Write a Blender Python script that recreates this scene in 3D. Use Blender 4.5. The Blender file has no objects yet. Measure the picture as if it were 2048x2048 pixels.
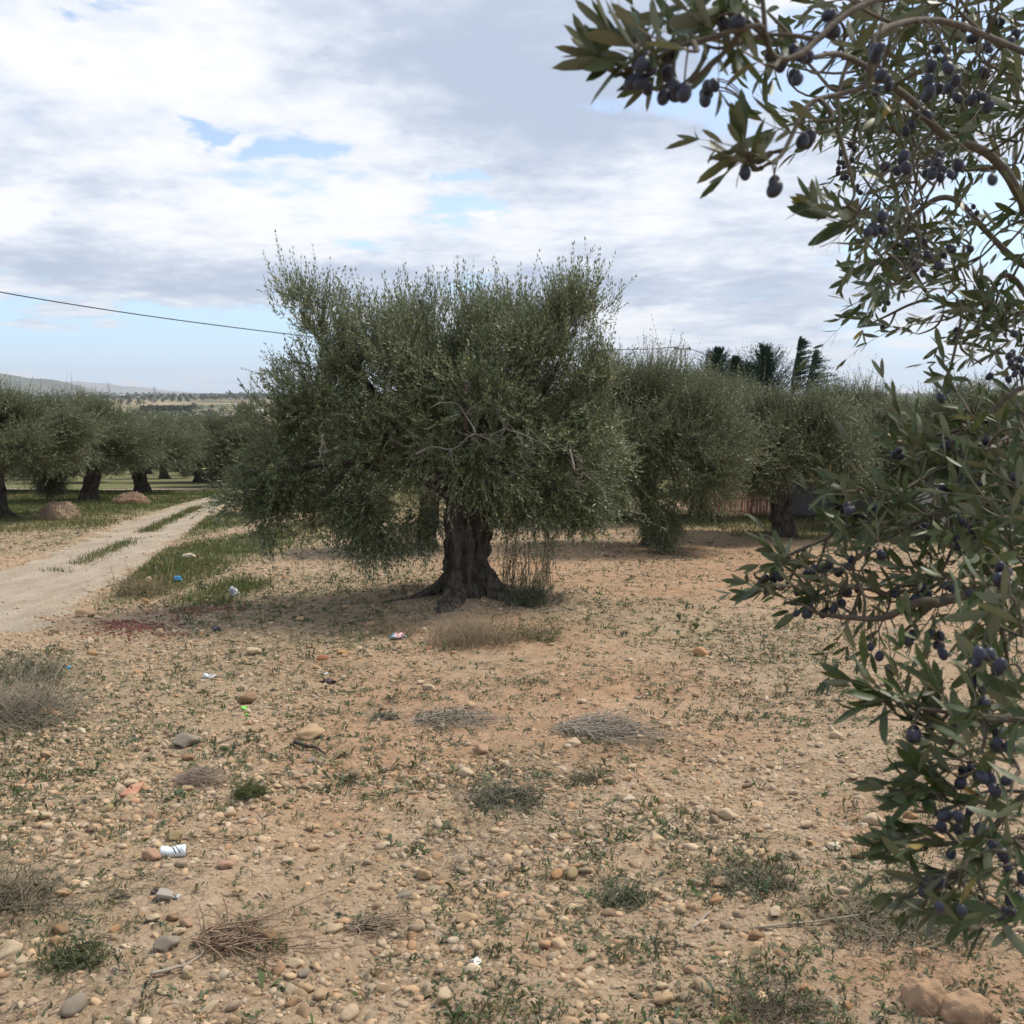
import bpy, math, random
import numpy as np

# ------------------------------------------------------------------ camera
scene = bpy.context.scene
COL = scene.collection
F = 2054.0                       # focal length in photo pixels (photo 2048 wide)
PITCH = math.radians(6.55)
CAMZ = 1.6
cam_data = bpy.data.cameras.new("camera")
cam_data.sensor_width = 36.0
cam_data.lens = 36.0 * F / 2048.0
cam_data.clip_start = 0.05
cam_data.clip_end = 40000.0
cam_data.dof.use_dof = True
cam_data.dof.focus_distance = 8.5
cam_data.dof.aperture_fstop = 13.0
cam = bpy.data.objects.new("camera", cam_data)
cam.location = (0, 0, CAMZ)
cam.rotation_euler = (math.radians(90) - PITCH, 0, 0)
COL.objects.link(cam)
scene.camera = cam

# ------------------------------------------------------------------ world, sun, exposure
SUN_EL, SUN_AZ = math.radians(56), math.radians(62)   # azimuth clockwise from +Y (view direction)
world = bpy.data.worlds.new("World")
scene.world = world
world.use_nodes = True
cp, sp = math.cos(PITCH), math.sin(PITCH)


def ray(px, py):
    a, b = (px - 1024.0) / F, (1024.0 - py) / F
    v = np.array([a, cp + b * sp, -sp + b * cp])
    return v


def build_world():
    nt = world.node_tree
    nt.nodes.clear()
    N, L = nt.nodes, nt.links

    def m(op, a, b=None, c=None, clamp=False):
        n = N.new('ShaderNodeMath'); n.operation = op; n.use_clamp = clamp
        for i, v in enumerate((a, b, c)):
            if v is None: continue
            if isinstance(v, (int, float)): n.inputs[i].default_value = v
            else: L.new(v, n.inputs[i])
        return n.outputs[0]

    def mr(v, a, b, c=0.0, d=1.0):
        n = N.new('ShaderNodeMapRange'); n.interpolation_type = 'SMOOTHSTEP'
        L.new(v, n.inputs[0])
        for i, q in enumerate((a, b, c, d)): n.inputs[i + 1].default_value = q
        return n.outputs[0]

    tc = N.new('ShaderNodeTexCoord')
    nv = N.new('ShaderNodeVectorMath'); nv.operation = 'NORMALIZE'
    L.new(tc.outputs['Generated'], nv.inputs[0])
    D = nv.outputs[0]
    wn = N.new('ShaderNodeTexNoise'); wn.inputs['Scale'].default_value = 9.0; wn.inputs['Detail'].default_value = 5; wn.inputs['Roughness'].default_value = .6
    wm = N.new('ShaderNodeMapping'); wm.inputs['Scale'].default_value = (1, 1, 2.2); L.new(D, wm.inputs[0]); L.new(wm.outputs[0], wn.inputs['Vector'])
    ws = N.new('ShaderNodeVectorMath'); ws.operation = 'MULTIPLY_ADD'
    L.new(wn.outputs['Color'], ws.inputs[0]); ws.inputs[1].default_value = (.22, .22, .09); ws.inputs[2].default_value = (-.11, -.11, -.045)
    wa = N.new('ShaderNodeVectorMath'); wa.operation = 'ADD'; L.new(D, wa.inputs[0]); L.new(ws.outputs[0], wa.inputs[1])
    DW = wa.outputs[0]
    sep = N.new('ShaderNodeSeparateXYZ'); L.new(D, sep.inputs[0])
    zc = m('ADD', m('MAXIMUM', sep.outputs[2], 0.0), 0.13)
    u = m('DIVIDE', sep.outputs[0], zc); v = m('DIVIDE', sep.outputs[1], zc)
    cmb = N.new('ShaderNodeCombineXYZ'); L.new(u, cmb.inputs[0]); L.new(v, cmb.inputs[1])

    def noise(scale, detail, rough, off, dist=0.0):
        a = N.new('ShaderNodeVectorMath'); a.operation = 'ADD'
        L.new(cmb.outputs[0], a.inputs[0]); a.inputs[1].default_value = off
        n = N.new('ShaderNodeTexNoise')
        n.inputs['Scale'].default_value = scale; n.inputs['Detail'].default_value = detail
        n.inputs['Roughness'].default_value = rough; n.inputs['Distortion'].default_value = dist
        L.new(a.outputs[0], n.inputs['Vector'])
        return n.outputs[0]

    def blob(px, py, rx, ry, lo=0.0):
        d = ray(px, py); k = np.linalg.norm(d); d = d / k
        s = N.new('ShaderNodeVectorMath'); s.operation = 'SUBTRACT'
        L.new(DW, s.inputs[0]); s.inputs[1].default_value = tuple(d)
        q = N.new('ShaderNodeVectorMath'); q.operation = 'MULTIPLY'
        L.new(s.outputs[0], q.inputs[0]); q.inputs[1].default_value = (F / rx, F / rx, F / ry)
        l = N.new('ShaderNodeVectorMath'); l.operation = 'LENGTH'
        L.new(q.outputs[0], l.inputs[0])
        return mr(l.outputs['Value'], lo, 1.6, 1.0, 0.0)

    nA = noise(1.35, 9, 0.55, (3.1, 7.7, 0.0), 0.1)
    nB = noise(0.9, 7, 0.5, (11.3, 2.2, 4.0), 0.1)
    nC = noise(3.6, 7, 0.58, (1.3, 5.2, 9.0), 0.15)
    cov = m('ADD', m('MULTIPLY', nA, 1.5), m('MULTIPLY', nC, 0.9))
    cov = m('ADD', cov, -0.42)
    holes = [(390, 245, 50, 18, .50), (610, 288, 95, 26, .50), (905, 345, 55, 22, .52), (925, 430, 85, 38, .55),
             (165, 8, 70, 24, .5), (1260, 205, 120, 42, .5), (1450, 225, 100, 50, .5), (1760, 395, 120, 90, .5),
             (1980, 470, 90, 120, .42), (1440, 100, 60, 60, .4), (1720, 90, 160, 80, .4),
             (60, 685, 640, 60, .62), (420, 720, 420, 45, .40), (1800, 730, 400, 40, .20), (940, 565, 80, 45, .35)]
    for px, py, rx, ry, a in holes:
        cov = m('SUBTRACT', cov, m('MULTIPLY', blob(px, py, rx, ry), a))
    fill = [(1050, 130, 420, 190, .35), (300, 420, 450, 150, .20), (1250, 500, 350, 150, .30), (300, 100, 450, 120, .18),
            (90, 692, 70, 12, .3), (1400, 690, 300, 60, .15)]
    for px, py, rx, ry, a in fill:
        cov = m('ADD', cov, m('MULTIPLY', blob(px, py, rx, ry, .3), a))
    cover = mr(cov, 0.46, 0.80)
    nD = noise(11., 6, 0.6, (7.3, 1.2, 2.0), 0.1)
    bri = m('ADD', m('ADD', m('MULTIPLY', nB, 0.9), m('MULTIPLY', nC, 1.0)), m('MULTIPLY_ADD', nD, .42, -.37))
    cov = m('ADD', cov, m('MULTIPLY_ADD', nD, .7, -.35))
    grey = [(1120, 170, 400, 150, .27), (1020, 60, 330, 110, .16), (170, 395, 130, 42, .24), (90, 500, 180, 32, .20),
            (560, 565, 420, 45, .16), (1200, 585, 430, 34, .20), (800, 480, 120, 40, .12), (1700, 620, 300, 30, .10)]
    for px, py, rx, ry, a in grey:
        bri = m('SUBTRACT', bri, m('MULTIPLY', blob(px, py, rx, ry, .2), a))
    light = [(620, 420, 170, 60, .22), (20, 405, 80, 50, .4), (560, 330, 200, 50, .12), (1350, 380, 220, 60, .14),
             (1300, 640, 120, 22, .18), (1850, 700, 110, 22, .5), (300, 160, 300, 60, .12), (750, 240, 150, 60, .1)]
    for px, py, rx, ry, a in light:
        bri = m('ADD', bri, m('MULTIPLY', blob(px, py, rx, ry, .2), a))
    ramp = N.new('ShaderNodeValToRGB')
    L.new(mr(bri, 0.36, 1.12), ramp.inputs[0])
    e = ramp.color_ramp.elements
    e[0].position = 0.0; e[0].color = (.49, .57, .72, 1)
    e[1].position = 1.0; e[1].color = (1.0, 1.0, 1.02, 1)
    k = e.new(.35); k.color = (.655, .715, .84, 1)
    k = e.new(.65); k.color = (.81, .86, .95, 1)
    cl = N.new('ShaderNodeVectorMath'); cl.operation = 'SCALE'
    L.new(ramp.outputs[0], cl.inputs[0]); cl.inputs['Scale'].default_value = 9.2
    sky = N.new('ShaderNodeTexSky'); sky.sky_type = 'NISHITA'
    sky.sun_disc = False; sky.sun_elevation = SUN_EL; sky.sun_rotation = SUN_AZ
    sky.altitude = 200; sky.air_density = 1.0; sky.dust_density = 1.3; sky.ozone_density = 1.6
    sk = N.new('ShaderNodeVectorMath'); sk.operation = 'MULTIPLY'
    L.new(sky.outputs[0], sk.inputs[0]); sk.inputs[1].default_value = (1.9, 1.75, 1.75)
    hz = N.new('ShaderNodeMix'); hz.data_type = 'RGBA'
    L.new(mr(sep.outputs[2], -.02, .24, .93, .10), hz.inputs[0]); L.new(sk.outputs[0], hz.inputs[6])
    hz.inputs[7].default_value = (5.0, 8.3, 11.0, 1)
    h2 = N.new('ShaderNodeMix'); h2.data_type = 'RGBA'; L.new(mr(sep.outputs[2], 0.0, .085, .85, 0.0), h2.inputs[0]); L.new(hz.outputs[2], h2.inputs[6]); h2.inputs[7].default_value = (7.6, 9.1, 10.4, 1); sk = h2
    mix = N.new('ShaderNodeMix'); mix.data_type = 'RGBA'
    L.new(cover, mix.inputs[0]); L.new(sk.outputs[2], mix.inputs[6]); L.new(cl.outputs[0], mix.inputs[7])
    bg = N.new('ShaderNodeBackground'); bg.inputs[1].default_value = 0.090
    L.new(mix.outputs[2], bg.inputs[0])
    out = N.new('ShaderNodeOutputWorld'); L.new(bg.outputs[0], out.inputs[0])


build_world()
try: world.cycles.sampling_method = 'MANUAL'; world.cycles.sample_map_resolution = 512
except Exception: pass
sun_d = bpy.data.lights.new("sun", 'SUN')
sun_d.energy = 3.3; sun_d.angle = math.radians(11); sun_d.color = (1.0, .92, .79)
sun = bpy.data.objects.new("sun", sun_d); COL.objects.link(sun)
sun.rotation_euler = (math.radians(90) - SUN_EL, 0, -SUN_AZ + math.pi)
scene.view_settings.view_transform = 'Standard'
scene.view_settings.look = 'None'
scene.view_settings.exposure = 0.34
scene.view_settings.gamma = 1.0
scene.cycles.max_bounces = 6
scene.cycles.diffuse_bounces = 3
scene.cycles.glossy_bounces = 2
scene.cycles.transmission_bounces = 3
scene.cycles.volume_bounces = 0
scene.cycles.sample_clamp_indirect = 6

# ------------------------------------------------------------------ numpy helpers
rng = np.random.default_rng(11)
random.seed(5)


def _hash(ix, iy, iz, seed):
    h = (ix.astype(np.int64) * 374761393 + iy.astype(np.int64) * 668265263 + iz.astype(np.int64) * 2147483647 + seed * 1274126177) & 0xffffffff
    h = ((h ^ (h >> 13)) * 1274126177) & 0xffffffff
    h = ((h ^ (h >> 16)) * 2246822519) & 0xffffffff
    return ((h ^ (h >> 15)) & 0xffffff) / float(0xffffff)


def vnoise(x, y, z=None, seed=0):
    x = np.asarray(x, float); y = np.asarray(y, float)
    z = np.zeros_like(x) if z is None else np.asarray(z, float)
    ix, iy, iz = np.floor(x), np.floor(y), np.floor(z)
    fx, fy, fz = x - ix, y - iy, z - iz
    fx, fy, fz = [f * f * (3 - 2 * f) for f in (fx, fy, fz)]
    r = 0
    for dx in (0, 1):
        for dy in (0, 1):
            for dz in (0, 1):
                w = (fx if dx else 1 - fx) * (fy if dy else 1 - fy) * (fz if dz else 1 - fz)
                r = r + w * _hash(ix + dx, iy + dy, iz + dz, seed)
    return r


def fbm(x, y, z=None, seed=0, oct=4, g=.5):
    a, s, t, r = 1., 1., 0., 0.
    for o in range(oct):
        r = r + a * vnoise(np.asarray(x) * s + 17.3 * o, np.asarray(y) * s - 9.1 * o, None if z is None else np.asarray(z) * s, seed + o)
        t += a; a *= g; s *= 2.03
    return r / t


def norm(v):
    return v / (np.linalg.norm(v, axis=-1, keepdims=True) + 1e-9)


def P(px, py, y):
    r = ray(px, py)
    return np.array([0, 0, CAMZ]) + r * (y / r[1])


_PY = np.array([-60, -20, 0, 45, 90, 150, 300, 450, 700, 1200, 3000, 6000, 14000], float)
_PZ = np.array([1.5, 1.0, 0, -2.25, -4.9, -8.2, -13, -15.5, -14.5, -9, .8, 4, 10], float)


def zbase(x, y):
    return np.interp(y, _PY, _PZ)


def G0(px, py):
    lo, hi = 0.5, 2500.0
    r = ray(px, py)
    f = lambda t: CAMZ + r[2] / r[1] * t - zbase(0, t)
    for _ in range(60):
        m_ = (lo + hi) / 2
        if f(m_) > 0: lo = m_
        else: hi = m_
    return np.array([r[0] / r[1] * lo, lo])


MAIN = G0(935, 1198)
TRACK_L = [(-330, 1205), (-120, 1160), (0, 1128), (90, 1105), (160, 1082), (235, 1052), (310, 1024), (380, 1003), (440, 990), (520, 977)]
TRACK_R = [(-330, 1440), (-120, 1345), (0, 1285), (100, 1243), (168, 1205), (260, 1140), (335, 1088), (400, 1042), (455, 1010), (530, 985)]
TL = np.array([G0(*p) for p in TRACK_L]); TR = np.array([G0(*p) for p in TRACK_R])
_TY = np.linspace(2.5, 38.5, 120)
_XL = np.interp(_TY, TL[:, 1], TL[:, 0]); _XR = np.interp(_TY, TR[:, 1], TR[:, 0])
_XC, _XW = (_XL + _XR) / 2, np.abs(_XR - _XL) / 2


def track_mask(x, y):
    y = np.asarray(y, float)
    d = np.abs(x - np.interp(y, _TY, _XC)) / np.interp(y, _TY, _XW)
    return np.clip((1.2 - d) / .3, 0, 1) * ((y > 2.5) & (y < 38.5))


def blobs(x, y, L_):
    r = np.zeros(np.shape(x))
    for px, py, rx, ry, a in L_:
        c = G0(px, py); t = G0(px, max(py - ry, 905)); b = G0(px, py + ry)
        wx = rx / F * c[1]; wy = max((t[1] - b[1]) / 2, .05); cy = (t[1] + b[1]) / 2
        d = ((x - c[0]) / wx) ** 2 + ((y - cy) / wy) ** 2
        r = np.maximum(r, a * np.clip(1.35 - d * .7, 0, 1))
    return r


GRASS = [(365, 1125, 120, 50, 1), (300, 1165, 90, 35, .9), (440, 1185, 70, 26, 1), (470, 1100, 80, 50, .8), (560, 1080, 90, 40, .45), (420, 1050, 60, 30, .8),
         (120, 1005, 330, 32, 1), (330, 985, 200, 22, .9), (40, 1050, 200, 14, .6), (900, 1010, 260, 20, .4), (1450, 1040, 200, 16, .55), (1800, 1060, 300, 25, .5),
         (-150, 1010, 300, 40, 1)]
GREENISH = [(700, 1200, 200, 60, .75), (1130, 1230, 120, 40, .7), (580, 1210, 170, 60, .9), (650, 1270, 130, 40, .7), (480, 1290, 120, 30, .5), (740, 1160, 110, 50, .5), (1180, 1200, 200, 40, .35),
            (50, 1085, 190, 24, .9), (1500, 1290, 160, 50, .4), (60, 1370, 130, 60, .7), (60, 1650, 130, 100, .55), (1480, 1750, 170, 35, .6), (1020, 1560, 110, 60, .6),
            (1250, 1500, 120, 40, .35), (150, 1870, 100, 60, .5), (1850, 1820, 150, 45, .6), (900, 1900, 120, 60, .25), (350, 1620, 120, 80, .4), (250, 1400, 260, 110, .45), (130, 1560, 160, 90, .5), (560, 1330, 200, 50, .4), (1250, 1250, 200, 30, .4)]
RED = [(1350, 1150, 480, 60, .8), (780, 1480, 300, 110, .75), (1300, 1470, 260, 60, .8), (1200, 1360, 250, 50, .8), (1100, 1280, 260, 40, .75), (1850, 1950, 200, 80, .9), (600, 1650, 200, 70, .5),
       (750, 1330, 220, 40, .6), (1750, 1650, 120, 60, .6), (1000, 1850, 160, 90, .4), (1700, 1180, 300, 60, .6), (300, 1240, 90, 18, .5)]
PALE = [(250, 1500, 300, 160, .8), (300, 1290, 250, 50, .8), (640, 1120, 160, 50, .6), (80, 1090, 200, 18, .8), (1500, 1850, 260, 80, .5)]


def grass_m(x, y): return blobs(x, y, GRASS) * (1 - track_mask(x, y)) * np.clip(fbm(x * .9, y * .5, seed=8) * 2.6 - .2, 0, 1)


def H(x, y):
    x = np.asarray(x, float); y = np.asarray(y, float)
    z = zbase(x, y)
    near = np.clip(1.4 - np.maximum(y, np.abs(x)) / 40, 0, 1)
    tm = track_mask(x, y)
    amp = near * (1 - .85 * tm)
    z = z + amp * (.10 * (fbm(x * .55, y * .55, seed=1, oct=3) - .5) + .05 * (fbm(x * 2.6, y * 2.6, seed=2, oct=3) - .5))
    fine = np.clip(1.2 - y / 14, 0, 1) * (1 - .7 * tm)
    lump = fbm(x * 9, y * 9, seed=3, oct=3)
    z = z + fine * (.022 * (lump - .5) + .03 * np.clip(lump - .6, 0, 1))
    d2 = ((x - MAIN[0]) / 1.15) ** 2 + ((y - MAIN[1] + .05) / 1.0) ** 2
    z = z + .17 * np.exp(-d2 * .9)
    z = z - .03 * tm
    return z


def G(px, py, dz=0.0):
    r = ray(px, py)
    lo, hi = .5, 400.
    f = lambda t: CAMZ + r[2] / r[1] * t - float(H(np.array(r[0] / r[1] * t), np.array(t)))
    t0 = G0(px, py)[1]
    lo, hi = t0 * .8, t0 * 1.2
    for _ in range(26):
        m_ = (lo + hi) / 2
        if f(m_) > 0: lo = m_
        else: hi = m_
    x = r[0] / r[1] * lo
    return np.array([x, lo, float(H(np.array(x), np.array(lo))) + dz])


def mesh_np(name, V, T, mats, parent=None, smooth=False, col=None, midx=None, quads=None, loc=None):
    V = np.asarray(V, np.float32).reshape(-1, 3)
    if loc is not None: V = V - np.asarray(loc, np.float32)
    T = np.asarray(T, np.int32).reshape(-1, 3)
    me = bpy.data.meshes.new(name)
    nq = 0 if quads is None else len(quads)
    loops = T.ravel() if not nq else np.concatenate([T.ravel(), np.asarray(quads, np.int32).ravel()])
    me.vertices.add(len(V)); me.vertices.foreach_set('co', V.ravel())
    me.loops.add(len(loops)); me.loops.foreach_set('vertex_index', loops)
    me.polygons.add(len(T) + nq)
    st = np.concatenate([np.arange(len(T)) * 3, len(T) * 3 + np.arange(nq) * 4]).astype(np.int32)
    me.polygons.foreach_set('loop_start', st)
    if not isinstance(mats, (list, tuple)): mats = [mats]
    for m_ in mats: me.materials.append(m_)
    if midx is not None: me.polygons.foreach_set('material_index', np.asarray(midx, np.int32))
    if smooth: me.polygons.foreach_set('use_smooth', np.ones(len(T) + nq, bool))
    me.update(calc_edges=True)
    if col is not None:
        a = me.color_attributes.new('tint', 'FLOAT_COLOR', 'POINT')
        c = np.ones((len(V), 4), np.float32); col = np.asarray(col, np.float32)
        if col.ndim == 1: c[:, :3] = col[:, None]
        else: c[:, :col.shape[1]] = col
        a.data.foreach_set('color', c.ravel())
    o = bpy.data.objects.new(name, me)
    COL.objects.link(o)
    if loc is not None: o.location = tuple(float(q) for q in loc)
    if parent is not None:
        o.parent = parent
        if loc is not None: o.location = tuple(np.asarray(loc, float) - np.asarray(parent.location))
    return o


class MB:
    def __init__(s): s.V, s.T, s.C, s.M, s.n = [], [], [], [], 0

    def add(s, V, T, c=1.0, m_=0):
        V = np.asarray(V, float).reshape(-1, 3); T = np.asarray(T, np.int64).reshape(-1, 3)
        s.V.append(V); s.T.append(T + s.n); s.n += len(V)
        c = np.asarray(c, float)
        if c.ndim == 0: c = np.full((len(V), 3), float(c))
        elif c.ndim == 1 and len(c) == 3 and len(V) != 3: c = np.tile(c, (len(V), 1))
        elif c.ndim == 1: c = np.repeat(c[:, None], 3, 1)
        s.C.append(c); s.M.append(np.full(len(T), m_))

    def build(s, name, mats, parent=None, smooth=False, loc=None):
        return mesh_np(name, np.concatenate(s.V), np.concatenate(s.T), mats, parent, smooth, np.concatenate(s.C), np.concatenate(s.M), loc=loc)


def tube(pts, rad, sides=6, cap=True):
    pts = np.asarray(pts, float); n = len(pts)
    rad = np.broadcast_to(np.asarray(rad, float), (n,))
    tan = norm(np.gradient(pts, axis=0))
    ref = np.array([.31, .2, .93]) if abs(tan[0, 2]) < .9 else np.array([1., .1, .1])
    a = norm(np.cross(tan, ref)); b = np.cross(tan, a)
    th = np.arange(sides) / sides * 2 * np.pi
    V = pts[:, None] + rad[:, None, None] * (np.cos(th)[None, :, None] * a[:, None] + np.sin(th)[None, :, None] * b[:, None])
    i = np.arange(n - 1)[:, None] * sides; j = np.arange(sides)[None]; k = (j + 1) % sides
    q = np.stack([i + j, i + k, i + sides + k, i + sides + j], -1).reshape(-1, 4)
    T = np.concatenate([q[:, [0, 1, 2]], q[:, [0, 2, 3]]])
    V = V.reshape(-1, 3)
    if cap:
        V = np.concatenate([V, pts[:1], pts[-1:]])
        c0, c1 = n * sides, n * sides + 1
        jj = np.arange(sides); kk = (jj + 1) % sides
        T = np.concatenate([T, np.stack([np.full(sides, c0), kk, jj], 1), np.stack([np.full(sides, c1), (n - 1) * sides + jj, (n - 1) * sides + kk], 1)])
    return V, T


def tubes_many(Pt, R, sides=3):
    """Pt (N,K,3), R (N,K): many thin twigs at once"""
    N_, K, _ = Pt.shape
    tan = norm(np.gradient(Pt, axis=1))
    a = norm(np.cross(tan, np.array([.3, .25, .92]))); b = np.cross(tan, a)
    th = np.arange(sides) / sides * 2 * np.pi
    V = Pt[:, :, None] + R[:, :, None, None] * (np.cos(th)[None, None, :, None] * a[:, :, None] + np.sin(th)[None, None, :, None] * b[:, :, None])
    i = np.arange(K - 1)[:, None] * sides; j = np.arange(sides)[None]; k = (j + 1) % sides
    q = np.stack([i + j, i + k, i + sides + k, i + sides + j], -1).reshape(-1, 4)
    T = np.concatenate([q[:, [0, 1, 2]], q[:, [0, 2, 3]]])
    T = (T[None] + (np.arange(N_) * K * sides)[:, None, None]).reshape(-1, 3)
    return V.reshape(-1, 3), T


def catmull(pts, n):
    pts = np.asarray(pts, float)
    p = np.concatenate([[2 * pts[0] - pts[1]], pts, [2 * pts[-1] - pts[-2]]])
    out = []
    for s in np.linspace(0, len(pts) - 1 - 1e-6, n):
        i = int(s); t = s - i
        a, b, c, d = p[i], p[i + 1], p[i + 2], p[i + 3]
        out.append(.5 * ((2 * b) + (-a + c) * t + (2 * a - 5 * b + 4 * c - d) * t * t + (-a + 3 * b - 3 * c + d) * t ** 3))
    return np.array(out)


def ico(sub):
    import bmesh
    bm = bmesh.new(); bmesh.ops.create_icosphere(bm, subdivisions=sub, radius=1)
    V = np.array([v.co[:] for v in bm.verts]); T = np.array([[v.index for v in f.verts] for f in bm.faces])
    bm.free(); return V, T


ICO1, ICO2, ICO3, ICO4 = ico(1), ico(2), ico(3), ico(4)

# ------------------------------------------------------------------ materials


def mat(name, base, rough=.8, base2=None, scale=20, detail=4, bump=0.0, bscale=None, tint=False, spec=.3, mid=.5, wid=.25, bdist=.01, trans=0.0, back=None, metal=0, stretch=None):
    m_ = bpy.data.materials.new(name); m_.use_nodes = True
    nt = m_.node_tree; N, L = nt.nodes, nt.links
    b = N['Principled BSDF']; b.inputs['Roughness'].default_value = rough
    b.inputs['Specular IOR Level'].default_value = spec; b.inputs['Metallic'].default_value = metal
    tc = N.new('ShaderNodeTexCoord'); vec = tc.outputs['Object']
    if stretch:
        mp = N.new('ShaderNodeMapping'); mp.inputs['Scale'].default_value = stretch; L.new(vec, mp.inputs[0]); vec = mp.outputs[0]
    col = None
    if base2 is not None:
        n = N.new('ShaderNodeTexNoise'); n.inputs['Scale'].default_value = scale; n.inputs['Detail'].default_value = detail
        n.inputs['Roughness'].default_value = .6; L.new(vec, n.inputs['Vector'])
        r = N.new('ShaderNodeMapRange'); r.inputs[1].default_value = mid - wid / 2; r.inputs[2].default_value = mid + wid / 2
        L.new(n.outputs[0], r.inputs[0])
        mx = N.new('ShaderNodeMix'); mx.data_type = 'RGBA'; mx.inputs[6].default_value = (*base, 1); mx.inputs[7].default_value = (*base2, 1)
        L.new(r.outputs[0], mx.inputs[0]); col = mx.outputs[2]
    else:
        c = N.new('ShaderNodeRGB'); c.outputs[0].default_value = (*base, 1); col = c.outputs[0]
    if back is not None:
        g = N.new('ShaderNodeNewGeometry')
        mx = N.new('ShaderNodeMix'); mx.data_type = 'RGBA'; mx.inputs[7].default_value = (*back, 1)
        L.new(g.outputs['Backfacing'], mx.inputs[0]); L.new(col, mx.inputs[6]); col = mx.outputs[2]
    if tint:
        at = N.new('ShaderNodeAttribute'); at.attribute_name = 'tint'
        mx = N.new('ShaderNodeMix'); mx.data_type = 'RGBA'; mx.blend_type = 'MULTIPLY'; mx.inputs[0].default_value = 1
        L.new(col, mx.inputs[6]); L.new(at.outputs['Color'], mx.inputs[7]); col = mx.outputs[2]
    L.new(col, b.inputs['Base Color'])
    if bump:
        n = N.new('ShaderNodeTexNoise'); n.inputs['Scale'].default_value = bscale or scale; n.inputs['Detail'].default_value = 6
        L.new(vec, n.inputs['Vector'])
        bp = N.new('ShaderNodeBump'); bp.inputs['Strength'].default_value = bump; bp.inputs['Distance'].default_value = bdist
        L.new(n.outputs[0], bp.inputs['Height']); L.new(bp.outputs[0], b.inputs['Normal'])
    if trans:
        t = N.new('ShaderNodeBsdfTranslucent'); L.new(col, t.inputs[0])
        ms = N.new('ShaderNodeMixShader'); ms.inputs[0].default_value = trans
        L.new(b.outputs[0], ms.inputs[1]); L.new(t.outputs[0], ms.inputs[2])
        L.new(ms.outputs[0], N['Material Output'].inputs[0])
    return m_


M_leaf = mat('olive_leaf', (.088, .120, .046), .42, spec=.5, tint=True, back=(.23, .27, .165), trans=.15)
M_leaf_near = mat('near_olive_leaf', (.040, .066, .022), .45, base2=(.070, .096, .034), scale=60, spec=.32, tint=True, back=(.115, .13, .075), trans=.14)
M_twig = mat('olive_twig', (.075, .065, .04), .8, base2=(.13, .11, .08), scale=30, tint=True)
M_bark = mat('olive_bark', (.022, .017, .013), .95, base2=(.125, .105, .085), scale=19, detail=9, bump=1.0, bscale=30, bdist=.05, stretch=(1, 1, .35), wid=.3)
M_barkpale = mat('dead_wood', (.13, .115, .095), .85, base2=(.20, .18, .155), scale=40)
M_barknear = mat('near_bark', (.06, .048, .036), .85, base2=(.115, .097, .073), scale=45, detail=8, bump=.5, bscale=90, bdist=.004)
M_olive = mat('olive_skin', (.018, .018, .032), .42, base2=(.036, .043, .064), scale=45, detail=5, tint=True, spec=.35, wid=.5)
M_stone = mat('limestone', (.47, .36, .235), .85, base2=(.34, .25, .16), scale=18, detail=8, bump=.5, bscale=50, bdist=.006, tint=True, wid=.4)
M_gravel = mat('gravel_stone', (.47, .385, .29), .9, base2=(.32, .245, .17), scale=25, detail=5, tint=True, wid=.5)
M_weed = mat('weed_leaf', (.080, .100, .050), .6, tint=True, trans=.15, back=(.10, .125, .065), spec=.25)
M_grass = mat('grass_blade', (.095, .125, .04), .6, tint=True, trans=.2, spec=.2)
M_dry = mat('dry_stem', (.34, .295, .235), .85, tint=True, trans=.1)
M_conif = mat('conifer_needle', (.038, .068, .040), .6, tint=True, back=(.038, .068, .04), trans=.05)
M_farleaf = mat('far_foliage', (.040, .055, .028), .8, tint=True, back=(.04, .055, .028))
M_soilclod = mat('soil_clod', (.36, .235, .145), .95, base2=(.25, .165, .105), scale=9, detail=8, bump=.8, bscale=25, bdist=.02)


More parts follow.
